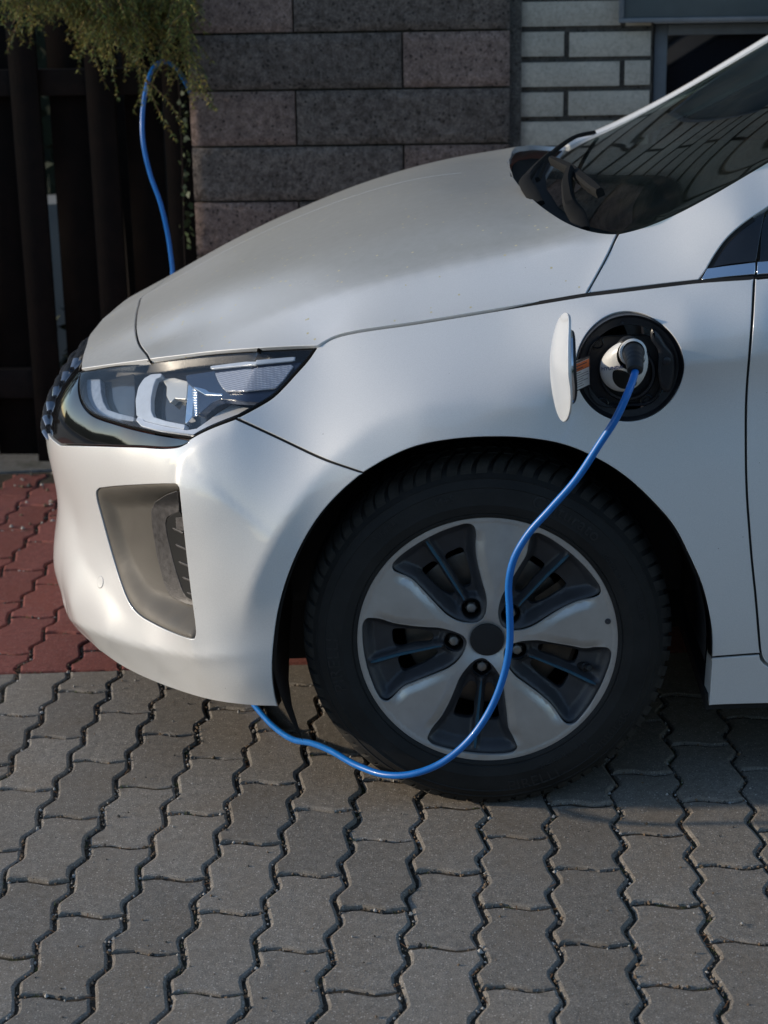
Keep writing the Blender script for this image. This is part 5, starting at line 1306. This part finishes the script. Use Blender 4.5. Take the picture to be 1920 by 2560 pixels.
for x, y in ((-.048, .042), (-.043, -.058), (.028, -.056)):
    pp_(MB().lathe([(.0105, -.040), (.0105, -.033), (.0088, -.032), (.008, -.036), (.0045, -.036), (.004, -.033), (.0003, -.033)], 24, Matrix.Translation((x, y, 0))).build('screw', M['port'], None, True, 40))
pp_(MB().lathe([(.0030, -.0245), (.0030, -.0225), (.0003, -.022)], 16, Matrix.Translation((-.008, .072, 0))).build('screw', M['port'], None))
sk_c = (-.002, -.008)
pp_(MB().lathe([(.046, -.040), (.046, -.024), (.0435, -.021), (.040, -.021), (.039, -.040)], 48, Matrix.Translation((*sk_c, 0))).build('socket_ring', M['port'], None, True, 40))
# charging plug, its own thing
plug = empty('charging_plug'); plug.matrix_basis = MP @ Matrix.Translation((-.011, .000, -.02))
tag(plug, 'white charging plug with black grip pushed into the car port', 'plug')
def lofted(mb, secs, n=40, cap=True):
    """ellipse sections (cx, cy, z, rx, ry)"""
    v = []
    for cx, cy, z, rx, ry in secs:
        for k in range(n): a = 2*math.pi*k/n; v.append((cx+rx*math.cos(a), cy+ry*math.sin(a), z))
    f = [(r*n+i, r*n+(i+1) % n, (r+1)*n+(i+1) % n, (r+1)*n+i) for r in range(len(secs)-1) for i in range(n)]
    if cap: f.append(tuple((len(secs)-1)*n+i for i in range(n)))
    mb.add(v, f); return mb
def plg(o, p=None): o.parent = p or plug; o.matrix_parent_inverse = Matrix(); return o
PS = [(0, 0, 0, .0355, .0365), (.0005, .002, .010, .0365, .0375), (.002, .007, .022, .0362, .0372), (.005, .014, .034, .0338, .0348), (.008, .022, .045, .0290, .0300), (.011, .029, .053, .0230, .0240)]
_ps = crom(np.array(PS), 6)
bodyp = plg(lofted(MB(), [tuple(q) for q in _ps], 56, False).build('plug_body', M['white_plastic'], None, True, 60))
plg(lofted(MB(), [(.012, .031, .040, .0205, .0210), (.013, .034, .062, .0214, .0218), (.013, .0345, .066, .0208, .0212), (.013, .0345, .0675, .0178, .0182), (.013, .034, .0610, .0168, .0172)], 48, False).build('collar', M['white_plastic'], None, True, 40), bodyp)
def pb(x, y):
    """height of the plug body's shell over a point of its base plane"""
    q = crom(np.array(PS), 20); out = []
    for a, b in zip(np.ravel(x), np.ravel(y)):
        f = np.hypot((a-q[:, 0])/q[:, 3], (b-q[:, 1])/q[:, 4])-1; k = np.where(f <= 0)[0]; out.append(q[k[-1], 2] if len(k) else .010)
    return np.array(out)
# black hollow under the grip and the release button above it
hol = resample(crom(np.array([(-.017, .004), (-.008, .006), (.006, .000), (.017, -.012), (.020, -.022), (.012, -.0285), (-.002, -.0285), (-.012, -.022), (-.018, -.010)]), 5, True), .002, True)
UVh, Fh = triangulate(hol, [], .003); plg(mesh_obj('grip_hollow', np.c_[UVh, pb(UVh[:, 0], UVh[:, 1])+.0012], Fh, M['void'], None), bodyp)
lofted_b = lofted(MB(), [(.006, .040, .020, .0150, .0120), (.008, .046, .040, .0155, .0120), (.009, .048, .052, .0130, .0095), (.009, .048, .054, .006, .005)], 32)
plg(lofted_b.build('release_button', M['black'], None, True, 60), bodyp)
# boot bends over into the cable
b_s = np.array(plug.matrix_basis @ Vector((.013, .034, .056))); boot_end = atY(1372, 803, -.128)
b_m = b_s*.5+boot_end*.5+np.array([0, -.012, .008])
secs = [(0, .0172), (.08, .0176), (.2, .0168), (.35, .0156), (.38, .0146), (.42, .0154), (.50, .0145), (.53, .0135), (.57, .0143), (.64, .0136), (.67, .0127), (.71, .0136), (.85, .0132), (.95, .0122), (1., .009)]
qc = lambda t: b_s*(1-t)**2+2*t*(1-t)*b_m+t*t*boot_end
ob = MB().tube([qc(t) for t, r in secs], [r for t, r in secs], 28).build('cable_boot', M['black'], None, True, 35); ob.parent = plug; ob.matrix_parent_inverse = plug.matrix_basis.inverted()
v, f = text_mesh('HYUNDAI', .0068, .0001, .00012)
tx = []
for x, y, z in v:
    X_, Y_ = x*1.0-.0185, y*1.15+.0080+x*.2; tx.append((X_, Y_, float(pb([X_], [Y_])[0])+.0009+z))
plg(mesh_obj('lettering', tx, f, M['blue_ink'], None, False), bodyp)
# flap: the cut-out disc of the flank swung open on its hinge
uvd = np.stack([port_c[0]+(PR-.002)*np.cos(ang), port_c[1]+(PR-.002)*np.sin(ang)], 1)
HX = port_c[0]-PR-.006; HYv = -.036; FA = D(-82)
def swing(P):
    P = np.asarray(P, float)-[HX, HYv, 0]; c, s = math.cos(FA), math.sin(FA)
    return np.stack([P[:, 0]*c-P[:, 1]*s+HX-.048, P[:, 0]*s+P[:, 1]*c+HYv-.018, P[:, 2]+.036], 1)
fo = panel('port_flap', BODY, uvd, M['paint'], car, [], .008, gap=0, flange=.0035, roll=.0012)
co = np.array([tuple(q.co) for q in fo.data.vertices]); me = fo.data
def flat_y(x, z): return BODY.at(x, z)[:, 1]
by_ = flat_y(co[:, 0], co[:, 2]); co[:, 1] = -.03+(by_+.03)*.4+(co[:, 1]-by_); me.vertices.foreach_set('co', swing(co).ravel()); me.update()
me2 = mesh_obj('port_flap', swing(co), [tuple(p.vertices) for p in me.polygons], M['paint'], None, True, sharp=40); bpy.data.objects.remove(fo)
flap = me2; flap.parent = port; flap.matrix_parent_inverse = MP.inverted()
def flap_part(nm, uv, d0, d1, mat, r=.004):
    fl = lambda g, d: np.stack([g[:, 0], -.03+(flat_y(g[:, 0], g[:, 1])+.03)*.4+d, g[:, 1]], 1)
    c2 = inset(uv, r); a = fl(uv, d0); b = fl(uv, d1); c = fl(c2, d1+.001); n = len(uv)
    o = mesh_obj(nm, swing(np.vstack([a, b, c])), [(q*n+i, q*n+(i+1) % n, (q+1)*n+(i+1) % n, (q+1)*n+i) for q in range(2) for i in range(n)]+[tuple(2*n+i for i in range(n))], M[mat], None, True, sharp=40)
    o.parent = flap; o.matrix_parent_inverse = Matrix(); return o
ci = lambda r, dx=0: np.stack([port_c[0]+dx+r*np.cos(ang[::2]), port_c[1]+r*np.sin(ang[::2])], 1)
flap_part('flap_back', ci(PR-.0045), .003, .0045, 'white_plastic'); flap_part('flap_liner', ci(.060, .004), .004, .012, 'satin_chrome'); flap_part('flap_seal', ci(.056, .004), .0125, .017, 'black')
# hinge arm with its warning label
HL_ = atY(1240, 768, -.055); arm = MB(); ax0 = np.array([HX+.0, -.052, 0]); 
za, zb = .752, .800
A0 = atY(1233, 800, -.07); A1 = atY(1275, 800, -.018)
qd = nrm(A1-A0)[:2]; nd = np.array([-qd[1], qd[0]]); nd = nd if nd[1] < 0 else -nd
def armpt(t, o, z): p = A0[:2]+(A1[:2]-A0[:2])*t+nd*o; return (p[0], p[1], z)
arm.add([armpt(t, o, z) for t in (0, 1) for o in (0, -.004) for z in (za, zb)], [(0, 4, 5, 1), (2, 3, 7, 6), (0, 2, 6, 4), (1, 5, 7, 3), (0, 1, 3, 2), (4, 6, 7, 5)])
ha = arm.build('hinge_arm', M['port'], None, False); ha.parent = port; ha.matrix_parent_inverse = MP.inverted()
def lab(nm, t0, t1, z0, z1, o, mat):
    q = mesh_obj(nm, [armpt(t0, o, z0), armpt(t1, o, z0), armpt(t1, o, z1), armpt(t0, o, z1)], [(0, 1, 2, 3)], M[mat], None, False); q.parent = ha; q.matrix_parent_inverse = Matrix()
lab('warning_label', .12, .93, za+.002, zb-.003, .0006, 'label'); lab('warning_band', .12, .93, zb-.0165, zb-.0035, .0009, 'orange')
for k in range(8): lab('print_line', .16, (.62, .55, .85, .6, .88, .86, .5, .88)[k], za+.006+k*.0037, za+.0068+k*.0037, .0009, 'ink')
for k in range(2): lab('print_line', .18, .80-.2*k, zb-.0085-.005*k, zb-.0070-.005*k, .0012, 'ink')

# ------------------------------------------------------------------ charging cable
cpx = [((1366, 824), -.146), ((1353, 856), -.158), ((1330, 905), -.162), ((1296, 958), -.155), ((1245, 1035), -.140), ((1190, 1098), -.120), ((1140, 1155), -.105), ((1110, 1208), -.098), ((1099, 1260), -.096), ((1101, 1320), -.096), ((1101, 1390), -.096), ((1088, 1460), -.096), ((1058, 1535), -.094), ((1010, 1602), -.090), ((950, 1650), -.084), ((890, 1672), -.075), ((835, 1674), -.052), ((775, 1655), .0), ((715, 1622), .09), ((675, 1606), .175), ((632, 1597), .27)]
pts_c = [boot_end]+[atY(*p, y) for p, y in cpx]
rest = [((592, 1570), .0085), ((556, 1531), .0075)]
pts_c += [atZ(*p, z) for p, z in rest]
lastp = pts_c[-1]
pts_c += [lastp+[-.05, .12, 0], (-.62, .75, .0075), (-.75, 1.2, .0075), (-.72, 1.75, .0075), (-.66, 1.98, .02), (-.64, 2.02, .25), atY(379, 640, 2.02), atY(372, 575, 2.02), atY(363, 510, 2.02), atY(347, 440, 2.02), atY(324, 375, 2.03), atY(309, 305, 2.04), atY(308, 245, 2.06), atY(317, 185, 2.09), atY(332, 146, 2.12), atY(352, 133, 2.15), atY(376, 143, 2.2), atY(395, 168, 2.28), atY(413, 205, 2.32), atY(424, 260, 2.36), atY(428, 330, 2.38)]
cb_ = resample(crom([np.array(p) for p in pts_c], 10), .008)
cable = MB().tube(cb_, .0060, 14).build('charging_cable', M['cable']); tag(cable, 'bright blue charging cable running from plug to ground and up the fence', 'cable')

# ------------------------------------------------------------------ windscreen, scuttle, wipers, cabin
gl_edge = [(1332, 506), (1385, 492), (1450, 466), (1520, 430), (1590, 390), (1659, 349)]
ge = GLASS.inv(crom(gl_edge, 4)); ge = ge[ge[:, 0] > .2]
base_y = np.linspace(ge[0, 1], YC, 24); bx = np.interp(base_y, [ge[0, 1], .22, .35, .6, .88], [ge[0, 0], .235, .205, .175, .165])
nearg = np.vstack([np.stack([bx, base_y], 1)[::-1], ge[1:], [(.72, .252), (.95, .297), (1.0, .36), (1.03, .6), (1.04, .88)]])
gl_o = resample(np.vstack([nearg, (nearg*[1, -1]+[0, 2*YC])[::-1][1:-1]]), .02, True)
own(panel('windscreen', GLASS, gl_o, M['windscreen'], car, [], .025, gap=0, flange=0, off=.002))
# black ceramic border under the glass edge
gx2 = np.vstack([ge[::3], [(.72, .252), (.95, .297)]]); edge3 = GLASS.at(*resample(gx2, .02).T, -.002)+[0, -.012, -.003]
edge3[:, 1] = 2*YC-edge3[:, 1]; own(MB().tube(edge3, .016, 10).build('pillar_edge', M['paint'], None))
# scuttle tray between bonnet and glass
ys_ = np.linspace(.16, 2*YC-.16, 60); hx_ = np.interp(np.minimum(ys_, 2*YC-ys_), hr_uv[:, 1], hr_uv[:, 0]); yy_ = np.minimum(ys_, 2*YC-ys_)
gx_ = np.interp(yy_, base_y, bx)+.02; rows_ = []
for t, dz in ((-.05, -.035), (0, -.032), (.25, -.045), (.6, -.03), (1, -.008)):
    x = hx_+(gx_-hx_)*t; zz2 = np.where(t < .5, _htps(x, ys_), _gtps(x, ys_)) if t in (0, 1, -.05) else _htps(hx_, ys_)*(1-t)+_gtps(gx_, ys_)*t
    rows_.append(np.stack([x, ys_, zz2+dz], 1))
n = 60; own(mesh_obj('scuttle_panel', np.vstack(rows_), [(r*n+i, r*n+i+1, (r+1)*n+i+1, (r+1)*n+i) for r in range(4) for i in range(n-1)], M['void'], car))
M['wiper'] = simple('faded_black_wiper', (.009, .0088, .0084), .8, var=.35, scale=40, spec=.2)
def beam(name, pts, wid, hgt, parent=None, mat='wiper'):
    """flat tapered bar through traced points lying just over the glass or scuttle"""
    P = crom([atY(*zw_(*p[:2]), p[2]) for p in pts], 6); m = len(P); T = nrm(np.gradient(P, axis=0)); upn = np.array([-.35, 0, .94]); a = nrm(np.cross(T, upn)); b = np.cross(a, T)
    W = np.interp(np.linspace(0, 1, m), np.linspace(0, 1, len(wid)), wid); v = []
    for i in range(m):
        for s1, s2 in ((-1, -1), (1, -1), (1, .4), (.6, 1), (-.6, 1), (-1, .4)): v.append(P[i]+a[i]*W[i]*.5*s1+b[i]*hgt*.5*s2)
    f = [(i*6+k, i*6+(k+1) % 6, (i+1)*6+(k+1) % 6, (i+1)*6+k) for i in range(m-1) for k in range(6)]+[tuple(range(6)), tuple(range((m-1)*6, m*6))]
    o = mesh_obj(name, v, f, M[mat], None, True, sharp=35)
    if parent: o.parent = parent; o.matrix_parent_inverse = Matrix()
    return o
w1 = own(beam('wiper', [(880, 1230, .22), (850, 1090, .25), (770, 960, .28), (740, 820, .31), (735, 700, .34), (770, 580, .37)], (.030, .030, .022, .018, .012), .012))
beam('blade', [(575, 500, .52), (680, 545, .47), (790, 600, .40), (900, 690, .33), (1010, 780, .27), (1080, 835, .23)], (.010, .016, .018, .020, .014), .016, w1)
w3 = own(beam('wiper', [(430, 960, .40), (360, 820, .46), (300, 720, .52), (350, 640, .6), (420, 560, .72), (560, 430, .95)], (.026, .026, .022, .012, .008), .010))
beam('blade', [(430, 700, .55), (520, 500, .85), (660, 360, 1.1), (840, 250, 1.32), (1020, 212, 1.48)], (.008, .010, .010, .008), .009, w3)
# cabin: dashboard, far trim, roof, steering wheel
M['cabin'] = simple('dark_cabin_trim', (.016, .016, .015), .75, var=.3, scale=12)
dash = MB(); yv = np.linspace(.18, 2*YC-.18, 30)
r0 = [(float(np.interp(min(y, 2*YC-y), base_y, bx))+.02, y, float(_gtps(np.array(np.interp(min(y, 2*YC-y), base_y, bx)+.02), np.array(y)))-.02) for y in yv]; r1 = [(.55, y, .965) for y in yv]; r2 = [(.72, y, .955+.03*math.exp(-((y-.45)/.16)**2)) for y in yv]; r3 = [(.80, y, .80) for y in yv]
n = 30; dash.add(r0+r1+r2+r3, [(r*n+i, r*n+i+1, (r+1)*n+i+1, (r+1)*n+i) for r in range(3) for i in range(n-1)]); own(dash.build('dashboard', M['cabin'], None))
for o_ in [x for x in car.children if x.name.split('.')[0] in ('door_window', 'front_door')]:
    m_o = mirror_obj(o_)
    if m_o.name.startswith('door_window'): m_o.data.materials[0] = M['void']
cab = MB().box((.80, .12, .25), (2.4, .16, .92)).box((.80, 1.60, .25), (2.4, 1.64, .92)).box((2.3, .16, .25), (2.34, 1.6, 1.3)); own(cab.build('cabin_shell', M['cabin'], None, False))
rf = [(x, y, z) for x in (1.0, 1.3, 1.8, 2.4) for y, z in ((.31, 1.37), (.55, 1.405), (.88, 1.415), (1.21, 1.405), (1.45, 1.37))]
own(mesh_obj('roof', rf, [(i*5+j, (i+1)*5+j, (i+1)*5+j+1, i*5+j+1) for i in range(3) for j in range(4)], M['paint'], None))
sw = MB(); ta = np.linspace(0, 2*math.pi, 41); c0 = np.array([.86, .46, .93]); e1 = np.array([0, 1, 0.]); e2 = nrm(np.array([-.42, 0, .9]))
sw.tube([c0+.185*(math.cos(a)*e1+math.sin(a)*e2) for a in ta], .015, 10); own(sw.build('steering_wheel', M['cabin'], None))

# ------------------------------------------------------------------ house across the drive, and unseen hedges added to darken the mirrored horizon
def leafy(mb, lo, hi, n, s0, s1):
    lo, hi = np.array(lo, float), np.array(hi, float)
    P = lo+(hi-lo)*rng.random((n, 3)); f = rng.integers(0, 5, n)
    for k in range(n):
        p = P[k].copy(); a_ = int(f[k])
        if a_ == 0: p[0] = lo[0]
        elif a_ == 1: p[0] = hi[0]
        elif a_ == 2: p[1] = lo[1]
        elif a_ == 3: p[1] = hi[1]
        else: p[2] = hi[2]
        p = p+rng.normal(0, .08, 3); a = nrm(rng.normal(size=3)); b = nrm(np.cross(a, rng.normal(size=3))); s = rng.uniform(s0, s1)
        mb.add([p-a*s, p+b*s*.5, p+a*s, p-b*s*.5], [(0, 1, 2, 3)])
    mb.box(lo+.1, hi-.1)
M['hedge_leaf'] = simple('hedge_foliage', (.035, .05, .018), .8, var=.4, scale=3)
for nm, lo, hi, lab_ in (('added_hedge', (-15, -9, 0), (-13.8, 9, 1.9), 'unseen green hedge added far ahead to darken the horizon mirrored in the car'), ('added_hedge', (-9, -13.2, 0), (14, -12, 2.3), 'long unseen hedge added across the drive to darken reflections in the car side')):
    hb_ = MB(); leafy(hb_, lo, hi, 2600, .06, .14); tag(hb_.build(nm, M['hedge_leaf'], None, False), lab_, 'hedge', 'unseen hedges added to darken reflections')
nh = empty('neighbour_house', (1, -19, 0)); tag(nh, 'rendered house with pitched tile roof across the drive', 'house'); NI = Matrix.Translation((1, -19, 0)).inverted()
def nhp(o, p=None): o.parent = p or nh; o.matrix_parent_inverse = NI if p is None else Matrix(); return o
nhp(MB().box((-5, -23, 0), (7, -17, 4.6)).build('wall', simple('house_render', (.34, .32, .28), .9, var=.1, scale=2), None, False))
nhp(MB().add([(-5.4, -16.5, 4.5), (7.4, -16.5, 4.5), (7.4, -20, 7.4), (-5.4, -20, 7.4), (-5.4, -23.5, 4.5), (7.4, -23.5, 4.5)], [(0, 1, 2, 3), (3, 2, 5, 4), (0, 3, 4), (1, 5, 2), (0, 4, 5, 1)]).build('roof', simple('roof_tiles', (.12, .06, .045), .85, var=.3, scale=5), None, False))
for x in (-3.6, -.6, 2.4, 5.0):
    wf_ = nhp(MB().box((x, -17.0, 2.0), (x+1.2, -16.96, 3.5)).build('window', M['win_frame'], None, False)); nhp(MB().box((x+.08, -16.97, 2.08), (x+1.12, -16.94, 3.42)).build('pane', M['pane'], None, False), wf_)
